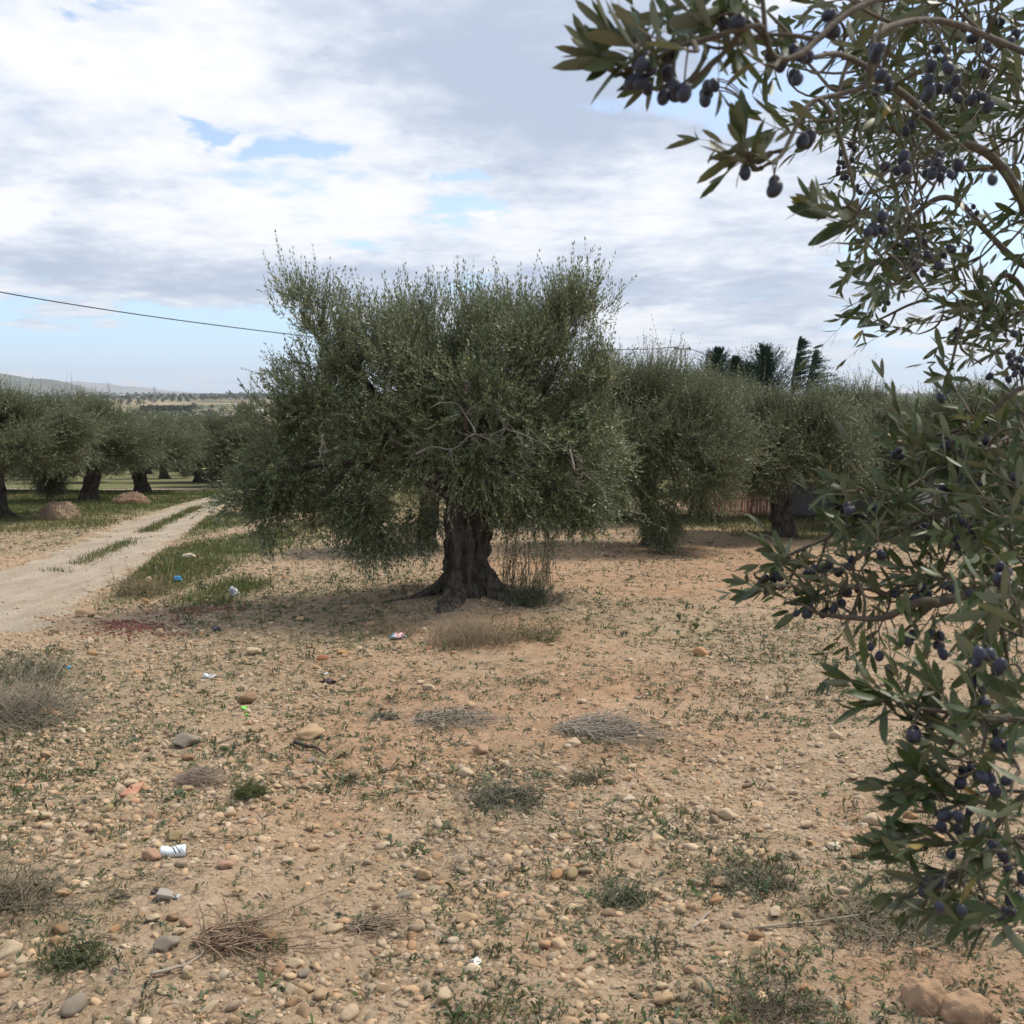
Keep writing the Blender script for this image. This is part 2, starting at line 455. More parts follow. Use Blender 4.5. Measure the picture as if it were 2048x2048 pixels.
def ground_material():
    m_ = bpy.data.materials.new('orchard_soil'); m_.use_nodes = True
    nt = m_.node_tree; N, L = nt.nodes, nt.links
    b = N['Principled BSDF']; b.inputs['Roughness'].default_value = .95; b.inputs['Specular IOR Level'].default_value = .15
    tc = N.new('ShaderNodeTexCoord'); O = tc.outputs['Object']

    def noise(s, d=5, r=.6, vec=None):
        n = N.new('ShaderNodeTexNoise'); n.inputs['Scale'].default_value = s; n.inputs['Detail'].default_value = d; n.inputs['Roughness'].default_value = r
        L.new(vec or O, n.inputs['Vector']); return n.outputs[0]

    def mr(v, a, c, lo=0., hi=1.):
        n = N.new('ShaderNodeMapRange'); n.inputs[1].default_value = a; n.inputs[2].default_value = c; n.inputs[3].default_value = lo; n.inputs[4].default_value = hi
        L.new(v, n.inputs[0]); return n.outputs[0]

    def mix(f, a, c):
        n = N.new('ShaderNodeMix'); n.data_type = 'RGBA'
        if isinstance(f, float): n.inputs[0].default_value = f
        else: L.new(f, n.inputs[0])
        for i, q in ((6, a), (7, c)):
            if isinstance(q, tuple): n.inputs[i].default_value = (*q, 1)
            else: L.new(q, n.inputs[i])
        return n.outputs[2]

    def mul(a, c):
        n = N.new('ShaderNodeMath'); n.operation = 'MULTIPLY'
        for i, q in enumerate((a, c)):
            if isinstance(q, float): n.inputs[i].default_value = q
            else: L.new(q, n.inputs[i])
        return n.outputs[0]
    at = N.new('ShaderNodeAttribute'); at.attribute_name = 'tint'
    sp_ = N.new('ShaderNodeSeparateColor'); L.new(at.outputs['Color'], sp_.inputs[0])
    zr, zg, zb = sp_.outputs     # R grass, G red soil, B far plain
    pale = mix(mr(noise(7, 8), .35, .7), (.30, .215, .133), (.425, .325, .23))
    red = mix(mr(noise(5, 8), .35, .7), (.30, .18, .102), (.44, .292, .19))
    soil = mix(zg, pale, red)
    soil = mix(mr(noise(48, 6), .50, .66, 0., .85), soil, (.17, .12, .08))
    soil = mix(mr(noise(140, 2), .62, .72, 0., .6), soil, (.52, .43, .31))
    vo = N.new('ShaderNodeTexVoronoi'); vo.inputs['Scale'].default_value = 55; L.new(O, vo.inputs['Vector'])
    soil = mix(mul(mr(vo.outputs['Distance'], .28, .16), mr(noise(9, 3), .45, .6, 0., .8)), soil, (.47, .37, .25))
    turf = mix(mr(noise(3, 8), .35, .7), (.085, .105, .038), (.15, .15, .07))
    turf = mix(mr(noise(30, 4), .5, .8, 0., .6), turf, (.26, .21, .13))
    near = mix(zr, soil, turf)
    mp = N.new('ShaderNodeMapping'); mp.inputs['Scale'].default_value = (.011, .0042, .01); L.new(O, mp.inputs[0])
    nf = noise(1.0, 4, .55, mp.outputs[0]); nf2 = noise(2.7, 5, .6, mp.outputs[0])
    field = mix(mr(nf, .42, .55), (.08, .09, .05), (.30, .24, .155))
    field = mix(mr(nf2, .52, .62), field, (.22, .185, .115))
    sx = N.new('ShaderNodeSeparateXYZ'); L.new(O, sx.inputs[0])
    scrub = mix(mr(noise(4.0, 6, .6, mp.outputs[0]), .5, .68), (.050, .062, .045), (.17, .15, .11))
    far = mix(mr(sx.outputs[1], 1300., 1900.), field, scrub)
    L.new(mix(zb, near, far), b.inputs['Base Color'])
    n1 = noise(35, 8, .7)
    bp = N.new('ShaderNodeBump'); bp.inputs['Strength'].default_value = .9; bp.inputs['Distance'].default_value = .02
    L.new(n1, bp.inputs['Height'])
    bp2 = N.new('ShaderNodeBump'); bp2.inputs['Strength'].default_value = .6; bp2.inputs['Distance'].default_value = .006; bp2.invert = True
    L.new(vo.outputs['Distance'], bp2.inputs['Height']); L.new(bp.outputs[0], bp2.inputs['Normal'])
    L.new(bp2.outputs[0], b.inputs['Normal'])
    return m_


# ------------------------------------------------------------------ ground
def build_ground():
    rows = [-25, -15, -9, -6, -4, -3, -2, -1, 0, .6, 1.1, 1.5]
    y = 1.6
    while y < 9.: rows.append(y); y += .016 + .0035 * (y - 1.6)
    while y < 40: rows.append(y); y += .05 + .012 * (y - 9)
    while y < 14000: rows.append(y); y *= 1.045
    rows = np.array(rows)
    u = np.linspace(-1, 1, 520); u = u * (.55 + .45 * u * u)
    half = np.where(rows < 2, 5.6, .85 * rows + 4)
    half = np.where(rows < -5, 30, half)
    X = u[None] * half[:, None]; Y = np.repeat(rows[:, None], len(u), 1)
    Z = H(X, Y)
    far = np.clip((Y - 125) / 60, 0, 1)
    Z = Z + np.clip((Y - 900) / 1500, 0, 1) * 8 * (fbm(X / 500, Y / 1200, seed=30) - .5)
    gm = np.maximum(grass_m(X, Y), .55 * blobs(X, Y, GREENISH) * fbm(X * 3, Y * 3, seed=9))
    gm = np.maximum(gm, np.clip((Y - 27) / 8, 0, 1) * .93)
    rd = np.clip(blobs(X, Y, RED) - .6 * blobs(X, Y, PALE) + (fbm(X * .8, Y * .8, seed=12) - .5) * 1.6, 0, 1)
    C = np.stack([gm, rd, far], -1).reshape(-1, 3)
    n, k = X.shape
    i = np.arange(n - 1)[:, None] * k + np.arange(k - 1)[None]
    Q = np.stack([i, i + 1, i + k + 1, i + k], -1).reshape(-1, 4)
    o = mesh_np('ground', np.stack([X, Y, Z], -1), np.zeros((0, 3)), ground_material(), smooth=True, col=C, quads=Q)
    o['kind'] = 'structure'


build_ground()
M_track = mat('track_gravel', (.255, .21, .155), .95, base2=(.39, .33, .255), scale=2.6, detail=14, bump=1.0, bscale=30, bdist=.03, wid=.42, stretch=(1.6, .5, 1))


def build_track():
    # sheet following the two edges with ragged borders
    n = 420; yy = 2.5 + 36 * np.linspace(0, 1, n) ** 1.5
    L_ = np.stack([np.interp(yy, _TY, _XL), yy], 1)
    R_ = np.stack([np.interp(yy, _TY, _XR), yy], 1)
    s = np.linspace(0, 1, 40)
    wl = (fbm(L_[:, 0] * 1.7, L_[:, 1] * 1.7, seed=40) - .5) * .5
    wr = (fbm(R_[:, 0] * 1.7, R_[:, 1] * 1.7, seed=41) - .5) * .5
    a = -wl[:, None] + s[None] * (1 + wl[:, None] + wr[:, None])
    X = L_[:, None, 0] * (1 - a) + R_[:, None, 0] * a
    Y = L_[:, None, 1] * (1 - a) + R_[:, None, 1] * a
    Z = H(X, Y) + .012 - .02 * np.abs(s[None] - .5) ** 6 * 64 * .8
    i = np.arange(n - 1)[:, None] * 40 + np.arange(39)[None]
    Q = np.stack([i, i + 1, i + 41, i + 40], -1).reshape(-1, 4)
    o = mesh_np('dirt_track', np.stack([X, Y, Z], -1), np.zeros((0, 3)), M_track, smooth=True, quads=Q)
    o['kind'] = 'structure'
    # pale cross track beyond the first trees
    x = np.linspace(-22, -4, 120); c = 37.2 + .4 * np.sin(x * .5)
    w = .45 + .25 * (fbm(x, x * 0, seed=43) - .5)
    X = np.stack([x, x, x], 1); Y = np.stack([c - w, c, c + w], 1); Z = H(X, Y) + .03
    i = np.arange(119)[:, None] * 3 + np.arange(2)[None]
    Q = np.stack([i, i + 3, i + 4, i + 1], -1).reshape(-1, 4)
    o = mesh_np('path', np.stack([X, Y, Z], -1), np.zeros((0, 3)), M_track, smooth=True, quads=Q)
    o['kind'] = 'structure'


build_track()


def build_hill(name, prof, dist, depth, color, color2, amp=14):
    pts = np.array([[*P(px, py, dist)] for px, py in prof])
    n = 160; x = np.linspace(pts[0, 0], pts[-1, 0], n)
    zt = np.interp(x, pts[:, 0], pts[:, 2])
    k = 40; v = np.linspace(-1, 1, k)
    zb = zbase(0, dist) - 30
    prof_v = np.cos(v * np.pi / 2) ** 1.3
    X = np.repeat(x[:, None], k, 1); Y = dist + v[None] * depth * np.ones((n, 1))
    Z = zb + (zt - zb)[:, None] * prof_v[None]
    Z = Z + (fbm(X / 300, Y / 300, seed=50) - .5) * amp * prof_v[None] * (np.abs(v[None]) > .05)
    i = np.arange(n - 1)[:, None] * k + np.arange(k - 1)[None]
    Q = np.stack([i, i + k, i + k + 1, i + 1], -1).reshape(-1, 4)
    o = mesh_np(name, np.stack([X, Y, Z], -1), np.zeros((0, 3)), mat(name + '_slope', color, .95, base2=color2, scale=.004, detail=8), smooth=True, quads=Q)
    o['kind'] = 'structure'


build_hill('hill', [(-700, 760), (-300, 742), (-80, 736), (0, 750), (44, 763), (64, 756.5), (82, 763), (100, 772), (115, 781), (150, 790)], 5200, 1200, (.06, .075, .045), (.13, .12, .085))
build_hill('mountain', [(60, 785), (103, 769), (151, 763), (196, 766), (238, 773), (266, 772.5), (307, 780), (360, 784), (430, 790)], 9800, 1500, (.17, .18, .18), (.27, .25, .23))  # paler slope colours put some of the distance haze into the base colour

# ------------------------------------------------------------------ things


def empty(name, loc, label, cat, group=None):
    o = bpy.data.objects.new(name, None); COL.objects.link(o)
    o.location = tuple(float(q) for q in loc); o['label'] = label; o['category'] = cat
    if group: o['group'] = group
    return o


def tag(o, label=None, cat=None, group=None, kind=None):
    for k, v in (('label', label), ('category', cat), ('group', group), ('kind', kind)):
        if v: o[k] = v
    return o


def leaves_geo(pos, d, nrm, Ln, W, rich=False, curl=None):
    """lanceolate leaves; pos base, d unit direction, nrm approx. normal"""
    n = len(pos)
    side = norm(np.cross(d, nrm)); nr = np.cross(side, d)
    Ln = Ln[:, None]; W = W[:, None]
    if not rich:
        V = np.stack([pos, pos + d * Ln * .45 + side * W * .5 + nr * W * .12, pos + d * Ln * .96 - nr * Ln * .07, pos + d * Ln * .45 - side * W * .5 + nr * W * .12], 1)
        T = np.array([[0, 1, 2], [0, 2, 3]])
        return V.reshape(-1, 3), (T[None] + (np.arange(n) * 4)[:, None, None]).reshape(-1, 3), 4
    ts = [.12, .33, .58, .82]; ws = [.40, .88, 1.0, .74]
    if curl is None: curl = np.full((n, 1), .1)
    pts = [pos]
    for t, w in zip(ts, ws):
        c = pos + d * Ln * t - nr * Ln * curl * t * t
        pts += [c + side * W * .5 * w + nr * W * .1 * w, c, c - side * W * .5 * w + nr * W * .1 * w]
    pts.append(pos + d * Ln - nr * Ln * curl)
    V = np.stack(pts, 1)
    T = [[0, 1, 2], [0, 2, 3]]
    for k in range(3):
        a = 1 + 3 * k
        T += [[a, a + 3, a + 4], [a, a + 4, a + 1], [a + 1, a + 4, a + 5], [a + 1, a + 5, a + 2]]
    T += [[10, 13, 11], [11, 13, 12]]
    T = np.array(T)
    return V.reshape(-1, 3), (T[None] + (np.arange(n) * 14)[:, None, None]).reshape(-1, 3), 14


def shoots_geo(mb, base, d, lift, L_, leaf, R_, rich=False, node=.022, wr=.22, bare=.12, twig=.0022, tw_m=1, tint=(.75, 1.25), leafkeep=.92, angle=48):
    """base (N,3), d (N,3) unit, lift (N,) curvature up(+)/down(-), L_ (N,) length"""
    N_ = len(base)
    K = 6
    t = np.linspace(0, 1, K)
    up = np.array([0, 0, 1.])
    lat = R_.normal(0, .16, (N_, 3))

    def curve(tt):
        return base[:, None] + d[:, None] * (L_[:, None] * tt)[:, :, None] + (up[None] * lift[:, None] + lat)[:, None] * ((L_[:, None] * tt * tt)[:, :, None])
    Pt = curve(np.broadcast_to(t, (N_, K)))
    rr = twig * (1.15 - t)[None] * np.ones((N_, 1))
    V, T = tubes_many(Pt, rr, 3)
    mb.add(V, T, .8 + .4 * np.repeat(R_.random(N_), K * 3), tw_m)
    mx = int(max(2, (L_.max() / node)))
    k = np.arange(mx)
    tt = bare + (k[None] * node) / L_[:, None]
    ok = tt <= 1.0
    P0 = curve(np.minimum(tt, 1))
    P1 = curve(np.minimum(tt, 1) + .02)
    tan = norm(P1 - P0)
    ref = norm(np.cross(tan, up + R_.normal(0, .3, (N_, 1, 3))))
    ref2 = np.cross(tan, ref)
    out = []
    ph = R_.random((N_, 1)) * .6
    for s in (0, 1):
        a = k[None] * (np.pi / 2) + s * np.pi + ph + R_.normal(0, .35, tt.shape)
        r = np.cos(a)[..., None] * ref + np.sin(a)[..., None] * ref2
        an = np.radians(angle + R_.normal(0, 13, tt.shape)) * (1 - .45 * np.clip(tt, 0, 1))
        ld = norm(tan * np.cos(an)[..., None] + r * np.sin(an)[..., None])
        nr = norm(tan - ld * (tan * ld).sum(-1, keepdims=True) + R_.normal(0, .25, ld.shape))
        nr = nr + up * .35
        keep = ok & (R_.random(tt.shape) < leafkeep)
        ll = leaf * (.55 + .6 * R_.random(tt.shape)) * np.clip(1.25 - .5 * tt, .5, 1.1)
        tn = tint[0] + (tint[1] - tint[0]) * (.65 * R_.random(tt.shape) + .35 * R_.random((N_, 1)))
        out.append((P0[keep], ld[keep], nr[keep], ll[keep], tn[keep]))
    # terminal leaf
    e = P0[np.arange(N_), np.maximum(ok.sum(1) - 1, 0)]
    tx = tan[np.arange(N_), np.maximum(ok.sum(1) - 1, 0)]
    out.append((e, tx, norm(R_.normal(0, 1, e.shape)), leaf * (.6 + .4 * R_.random(N_)), R_.uniform(*tint, N_)))
    pos, ld, nr, ll, tn = [np.concatenate([o[i] for o in out]) for i in range(5)]
    V, T, nv = leaves_geo(pos, ld, nr, ll, ll * wr * R_.uniform(.8, 1.2, len(ll)), rich, curl=R_.uniform(-.05, .28, (len(ll), 1)))
    c = np.stack([tn * R_.uniform(.95, 1.12, len(tn)), tn, tn * R_.uniform(.85, 1.1, len(tn))], -1)
    old = R_.random(len(tn)) < .007
    c[old] *= (2.3, 1.6, .8)
    mb.add(V, T, np.repeat(c, nv, 0), 0)
    return Pt


def crown(name, parent, clumps, n, leaf, seed, rich=False, node=.022, wr=.22, Lr=(.16, .36), gap=.33, gscale=3.2, wind=0.0, twig=.002, mats=None, tint=(.7, 1.3), thin=.2, shell=.55, loc=None, tufts=0, tuft=.12):
    """clumps: (cx,cy,cz,rx,ry,rz,weight,lift)"""
    R_ = np.random.default_rng(seed)
    cl = np.array(clumps, float)
    w = cl[:, 6] * (cl[:, 3] * cl[:, 4] + cl[:, 3] * cl[:, 5] + cl[:, 4] * cl[:, 5]); w /= w.sum()
    idx = R_.choice(len(cl), n, p=w)
    c = cl[idx]
    dr = norm(R_.normal(0, 1, (n, 3)))
    rad = shell + (1 - shell) * R_.random(n) ** .6
    inner = R_.random(n) < thin
    rad[inner] = R_.random(inner.sum()) ** .5 * shell
    base = c[:, :3] + dr * c[:, 3:6] * rad[:, None]
    if tufts:
        ti = R_.integers(0, tufts, n); ti = ti % n
        cand = base[:tufts].copy(); cdr = dr[:tufts].copy(); cc = c[:tufts].copy(); cin = inner[:tufts]
        use = ~inner & (R_.random(n) < .86)
        sz = tuft * (.5 + R_.random(tufts)[ti])
        nb_ = cand[ti] + R_.normal(0, 1, (n, 3)) * sz[:, None] * np.array([1, 1, .8])
        base = np.where(use[:, None], nb_, base)
        off = norm(nb_ - cand[ti])
        dr = np.where(use[:, None], norm(cdr[ti] * .9 + off * .7), dr); c = np.where(use[:, None], cc[ti], c)
    g = fbm(base[:, 0] * gscale, base[:, 1] * gscale, base[:, 2] * gscale, seed=seed, oct=2)
    g2 = fbm(base[:, 0] * gscale * .5, base[:, 1] * gscale * .5, base[:, 2] * gscale * .6, seed=seed + 9, oct=2)
    keep = (g > gap) & ((g2 > gap + .045) | inner)
    base, dr, c = base[keep], dr[keep], c[keep]
    n = len(base)
    lift = c[:, 7] + R_.normal(0, .25, n)
    d = norm(dr * .75 + np.array([0, 0, 1]) * (c[:, 7] * .85)[:, None] + R_.normal(0, .38, (n, 3)) + np.array([wind, 0, 0]))
    L_ = R_.uniform(*Lr, n)
    mb = MB()
    shoots_geo(mb, base, d, lift * .6, L_, leaf, R_, rich, node, wr, twig=twig, tint=tint)
    return mb.build(name, mats or [M_leaf, M_twig], parent, loc=loc)


def limb_mb(mb, pts, r0, r1, sides=8, n=24, wob=.12, seed=0, m_=0):
    p = catmull(pts, n)
    t = np.linspace(0, 1, n)
    p = p + (np.stack([vnoise(t * 6, t * 0 + k, seed=seed) for k in range(3)], 1) - .5) * wob * r0 * 4 * np.sin(t * np.pi)[:, None]
    rad = (r0 + (r1 - r0) * t) * (1 + .25 * (vnoise(t * 9, t * 0, seed=seed + 5) - .5))
    V, T = tube(p, rad, sides)
    ctr = np.repeat(p, sides, 0)
    nn = len(ctr)
    k = 1 + .35 * (fbm(V[:nn, 0] * 14, V[:nn, 1] * 14, V[:nn, 2] * 5, seed=seed, oct=3) - .5)
    V[:nn] = ctr + (V[:nn] - ctr) * k[:, None]
    mb.add(V, T, 1.0, m_)


def trunk_obj(parent, base, h, r, lean, seed, flare=1.9, limbs=(), mat_=None, roots=True, sides=128, rows=150):
    """gnarled trunk and its limbs, one mesh"""
    mb = MB()
    b = np.asarray(base, float)
    t = np.linspace(-.08, 1, rows); th = np.arange(sides) / sides * 2 * np.pi
    T_, TH = np.meshgrid(t, th, indexing='ij')
    rr = r * (1 + (flare - 1) * np.exp(-np.clip(T_, -.05, 1) * 6.5) + .12 * T_)
    ct, st = np.cos(TH), np.sin(TH)
    lobe = .22 * np.cos(2 * TH + seed + 1.2 * T_) + .13 * np.cos(3 * TH - seed * 2 + 2 * T_) + .10 * np.cos(5 * TH + seed * 3 + 1.5 * T_)
    rid = fbm(ct * 4 + seed, st * 4, T_ * 3.5, seed=seed, oct=4) - .5
    groove = -np.clip(.10 - np.abs(fbm(ct * 2.2, st * 2.2 + seed, T_ * 1.3, seed=seed + 3, oct=2) - .5), 0, 1) * 2.2
    fine = fbm(ct * 13 + seed, st * 13, T_ * 7, seed=seed + 8, oct=3) - .5
    rt = .42 * fine + .85 * np.exp(-np.clip(T_, 0, 1) * 8) * (np.clip(np.cos(TH * 5 + seed), 0, 1) - .2) if roots else 0
    rr = rr * (1 + lobe * (.6 + .6 * np.exp(-T_ * 3)) + .55 * rid + 1.3 * groove + rt)
    X = b[0] + lean[0] * np.clip(T_, 0, 1) ** 1.4 + rr * ct
    Y = b[1] + lean[1] * np.clip(T_, 0, 1) ** 1.4 + rr * st
    Z = b[2] + h * T_
    V = np.stack([X, Y, Z], -1).reshape(-1, 3)
    i = np.arange(rows - 1)[:, None] * sides; j = np.arange(sides)[None]; k = (j + 1) % sides
    q = np.stack([i + j, i + k, i + sides + k, i + sides + j], -1).reshape(-1, 4)
    top = len(V)
    V = np.concatenate([V, [[b[0] + lean[0], b[1] + lean[1], b[2] + h * 1.03]]])
    jj = np.arange(sides); kk = (jj + 1) % sides; e = (rows - 1) * sides
    mb.add(V, np.concatenate([q[:, [0, 1, 2]], q[:, [0, 2, 3]], np.stack([e + jj, e + kk, np.full(sides, top)], 1)]))
    for n_, (pts, r0, r1) in enumerate(limbs):
        limb_mb(mb, pts, r0, r1, 12, 30, seed=seed + n_ * 7)
    return mb.build('trunk', mat_ or M_bark, parent, smooth=True, loc=parent.location)


# ---- the big olive tree in the middle of the picture
def cpx(px, py, y, rx, ry, ryd, w, lift):
    """clump centred where pixel (px,py) meets distance y, radii in photo pixels at that distance"""
    p = P(px, py, y); s = y / F
    return (p[0], p[1], p[2], rx * s, ryd, ry * s, w, lift)


def main_tree():
    b = G(934, 1180)
    root = empty('olive_tree', b, 'large old olive tree in the middle with thick dark flared trunk and dome crown', 'olive tree', 'old olive trees of the orchard')
    by = b[1]
    top = P(950, 985, by)
    L_ = []
    for (px, py, dy, r0, r1, mid) in [(700, 720, .2, .11, .03, (830, 900)), (600, 620, .3, .08, .02, (760, 860)), (840, 600, .4, .10, .02, (900, 850)),
                                       (1010, 590, .5, .11, .02, (970, 830)), (1130, 700, .3, .10, .02, (1040, 880)), (1180, 880, -.3, .07, .02, (1080, 930)),
                                       (930, 760, -.9, .08, .02, (930, 900)), (600, 930, -.2, .07, .02, (780, 920)), (560, 860, .7, .07, .02, (750, 880)), (520, 990, .0, .05, .012, (640, 930)),
                                       (780, 880, -.8, .06, .02, (860, 920)), (1050, 860, .9, .07, .02, (1000, 900))]:
        L_.append(([top + (0, 0, -.25), P(950 + (mid[0] - 950) * .35, 960, by + dy * .2), P(mid[0], mid[1], by + dy * .55), P(px, py, by + dy)], r0, r1))
    trunk_obj(root, b + (0, 0, -.04), 1.10, .222, (.07, .0), 3, flare=1.8, limbs=L_)
    # long buttress root running left
    mb = MB()
    for pts, r0, r1 in [([(905, 1150), (862, 1185), (820, 1206), (765, 1222)], .055, .012), 
                        ([(970, 1165), (1002, 1190), (1045, 1205)], .05, .012)]:
        p = []
        for i, (px, py) in enumerate(pts):
            q = P(px, py, by - .10 - .08 * i); p.append(q)
        gz = [float(H(np.array(q[0]), np.array(q[1]))) for q in p]
        p = [np.array([q[0], q[1], max(g + (.015 if i else .05), q[2]) if i < 2 else g - .0 * i]) for i, (q, g) in enumerate(zip(p, gz))]
        limb_mb(mb, p, r0, r1, 12, 24, seed=int(pts[0][0]))
    mb.build('root', M_bark, root, smooth=True, loc=root.location)
    y0 = by + .15
    cl = [
        cpx(900, 825, y0, 195, 165, 1.0, 1.0, .35),
        cpx(795, 705, y0, 115, 85, .75, 1.1, .9), cpx(980, 705, y0, 125, 88, .8, 1.1, .9), cpx(900, 675, y0 + .3, 140, 55, .7, .9, 1.0),
        cpx(1110, 685, y0, 50, 80, .45, 1.5, .9), cpx(1150, 610, y0, 30, 36, .3, 1.6, .9),
        cpx(605, 595, y0, 22, 34, .2, 1.3, .9), cpx(632, 650, y0, 38, 55, .3, 1.8, .9), cpx(690, 715, y0, 50, 65, .4, 1.1, .9),
        cpx(650, 800, y0, 85, 110, .7, 1.0, .3), cpx(575, 805, y0, 22, 55, .3, .8, .6), cpx(575, 900, y0, 60, 90, .5, 1.0, .1),
        cpx(500, 990, y0 - .1, 45, 30, .3, .9, -.1), cpx(560, 1000, y0, 55, 45, .4, 1.0, -.2), cpx(525, 1068, y0 - .1, 26, 34, .2, 1.4, -.7),
        cpx(650, 985, y0, 75, 60, .5, 1.0, -.2), cpx(740, 1012, y0 - .2, 70, 45, .5, 1.5, -.4), cpx(762, 1075, y0 - .3, 20, 42, .2, 1.6, -.9),
        cpx(845, 1030, y0 - .1, 50, 32, .5, 1.4, -.5), cpx(760, 900, y0, 110, 90, .9, .9, .1),
        cpx(1080, 860, y0, 120, 120, .9, 1.0, .2), cpx(1180, 760, y0 + .2, 42, 60, .35, 1.0, .8), cpx(1195, 870, y0, 50, 95, .5, .9, .1),
        cpx(1050, 995, y0 - .2, 85, 45, .5, 1.3, -.4), cpx(1160, 1000, y0, 75, 34, .4, 1.3, -.4), cpx(1180, 1040, y0 - .1, 30, 14, .2, .4, -.6), cpx(950, 930, y0 - .7, 110, 60, .3, .8, -.3),
        cpx(960, 800, y0 - .8, 110, 100, .4, .9, .3),
    ]
    crown('crown', root, cl, 25000, .058, 24, node=.025, gap=.34, wr=.24, Lr=(.10, .27), tufts=330, tuft=.12, loc=root.location, tint=(.5, 1.6))
    # long vertical sprouts along the top edge
    R_ = np.random.default_rng(4)
    mb = MB()
    B_, D_, LL = [], [], []
    for px, py, n, l in [(575, 560, 9, .26), (600, 545, 12, .22), (655, 590, 8, .38), (745, 600, 8, .42), (735, 600, 6, .34), (805, 600, 9, .38), (845, 600, 7, .34), (888, 590, 12, .38), (905, 590, 7, .3),
                         (945, 595, 7, .42), (975, 600, 8, .3), (1010, 590, 9, .36), (1040, 590, 8, .36), (1082, 600, 8, .32), (1120, 590, 10, .38), (1165, 560, 10, .2), (1150, 600, 14, .4), (1185, 610, 8, .34),
                         (1225, 690, 9, .26), (1200, 700, 7, .3), (555, 760, 10, .32), (570, 700, 6, .2), (545, 830, 8, .24), (780, 610, 6, .36), (700, 640, 8, .36)]:
        for _ in range(n):
            q = P(px + R_.normal(0, 14), py + 30 + R_.uniform(0, 50), by + R_.uniform(-.3, .5))
            B_.append(q); D_.append(norm(np.array([R_.normal(0, .16), R_.normal(0, .16), 1]))); LL.append(l * R_.uniform(.45, .92))
    shoots_geo(mb, np.array(B_), np.array(D_), np.zeros(len(B_)), np.array(LL), .044, R_, node=.02, tint=(.8, 1.5), angle=36)
    # thin suckers rising right of the trunk and tuft at the foot
    B_, D_, LL, lf = [], [], [], []
    for _ in range(70):
        q = P(R_.uniform(1000, 1105), R_.uniform(1150, 1225), by + R_.uniform(-.1, .5))
        q[2] = max(q[2], float(H(np.array(q[0]), np.array(q[1]))))
        B_.append(q); D_.append(norm(np.array([R_.normal(.05, .14), R_.normal(0, .15), 1]))); LL.append(R_.uniform(.3, .75))
    for _ in range(60):
        q = P(R_.uniform(1010, 1115), R_.uniform(1000, 1040), by + R_.uniform(-.3, .4))
        B_.append(q); D_.append(norm(np.array([R_.normal(.05, .2), R_.normal(0, .2), -1]))); LL.append(R_.uniform(.15, .5))
    shoots_geo(mb, np.array(B_), np.array(D_), np.full(len(B_), .0), np.array(LL), .034, R_, node=.019, tint=(.6, 1.1), angle=55)
    B_, D_, LL = [], [], []
    for _ in range(150):
        q = P(R_.normal(1062, 24), R_.uniform(1190, 1235), by - .3 + R_.uniform(-.25, .25)); q[2] = float(H(np.array(q[0]), np.array(q[1])))
        B_.append(q); D_.append(norm(np.array([R_.normal(0, .5), R_.normal(0, .5), .8]))); LL.append(R_.uniform(.1, .24))
    for _ in range(90):
        q = P(R_.normal(940, 55), R_.uniform(1120, 1225), by - .26)
        B_.append(q); D_.append(norm(np.array([R_.normal(0, .5), -.6, .8]))); LL.append(R_.uniform(.05, .14))
    shoots_geo(mb, np.array(B_), np.array(D_), np.full(len(B_), .1), np.array(LL), .034, R_, node=.014, tint=(.45, .85), angle=55)
    mb.build('sprouts', [M_leaf, M_twig], root, loc=root.location)
    # pale dead branches in front of the crown
    fy = by - 1.08
    sets = [[[(832, 908), (866, 893), (903, 898), (935, 875), (951, 867), (930, 831), (912, 806), (880, 806)], [(951, 867), (985, 885), (1005, 897)], [(903, 898), (905, 930)], [(866, 893), (850, 915)], [(940, 872), (960, 890), (975, 915)], [(930, 831), (945, 815), (960, 812)]],
            [[(1008, 838), (1012, 856), (1058, 876), (1066, 905)], [(1012, 856), (985, 868), (960, 868)], [(1030, 862), (1045, 890), (1040, 910)], [(1058, 876), (1085, 885)]],
            [[(1140, 900), (1150, 940), (1165, 925)], [(1165, 945), (1200, 975), (1220, 1010), (1245, 1020)], [(1150, 965), (1165, 950)]],
            [[(645, 870), (641, 900), (638, 920)], [(645, 880), (655, 905)]]]
    for s_ in sets:
        mb = MB()
        for i, pl in enumerate(s_):
            p = [P(a, c, fy + .12 * math.sin(a * .05 + c * .03)) for a, c in pl]
            limb_mb(mb, p, .010 if i == 0 else .005, .004 if i == 0 else .0015, 6, 22, wob=.5, seed=i)
            R2 = np.random.default_rng(i + int(pl[0][0]))
            for _ in range(5):
                q = p[R2.integers(len(p))]
                dd = R2.normal(0, .07, (2, 3))
                limb_mb(mb, [q, q + dd[0], q + dd[0] * 1.6 + dd[1] * .7], .003, .001, 4, 8, seed=i)
        mb.build('dead_branch', M_barkpale, root, smooth=True, loc=root.location)


main_tree()


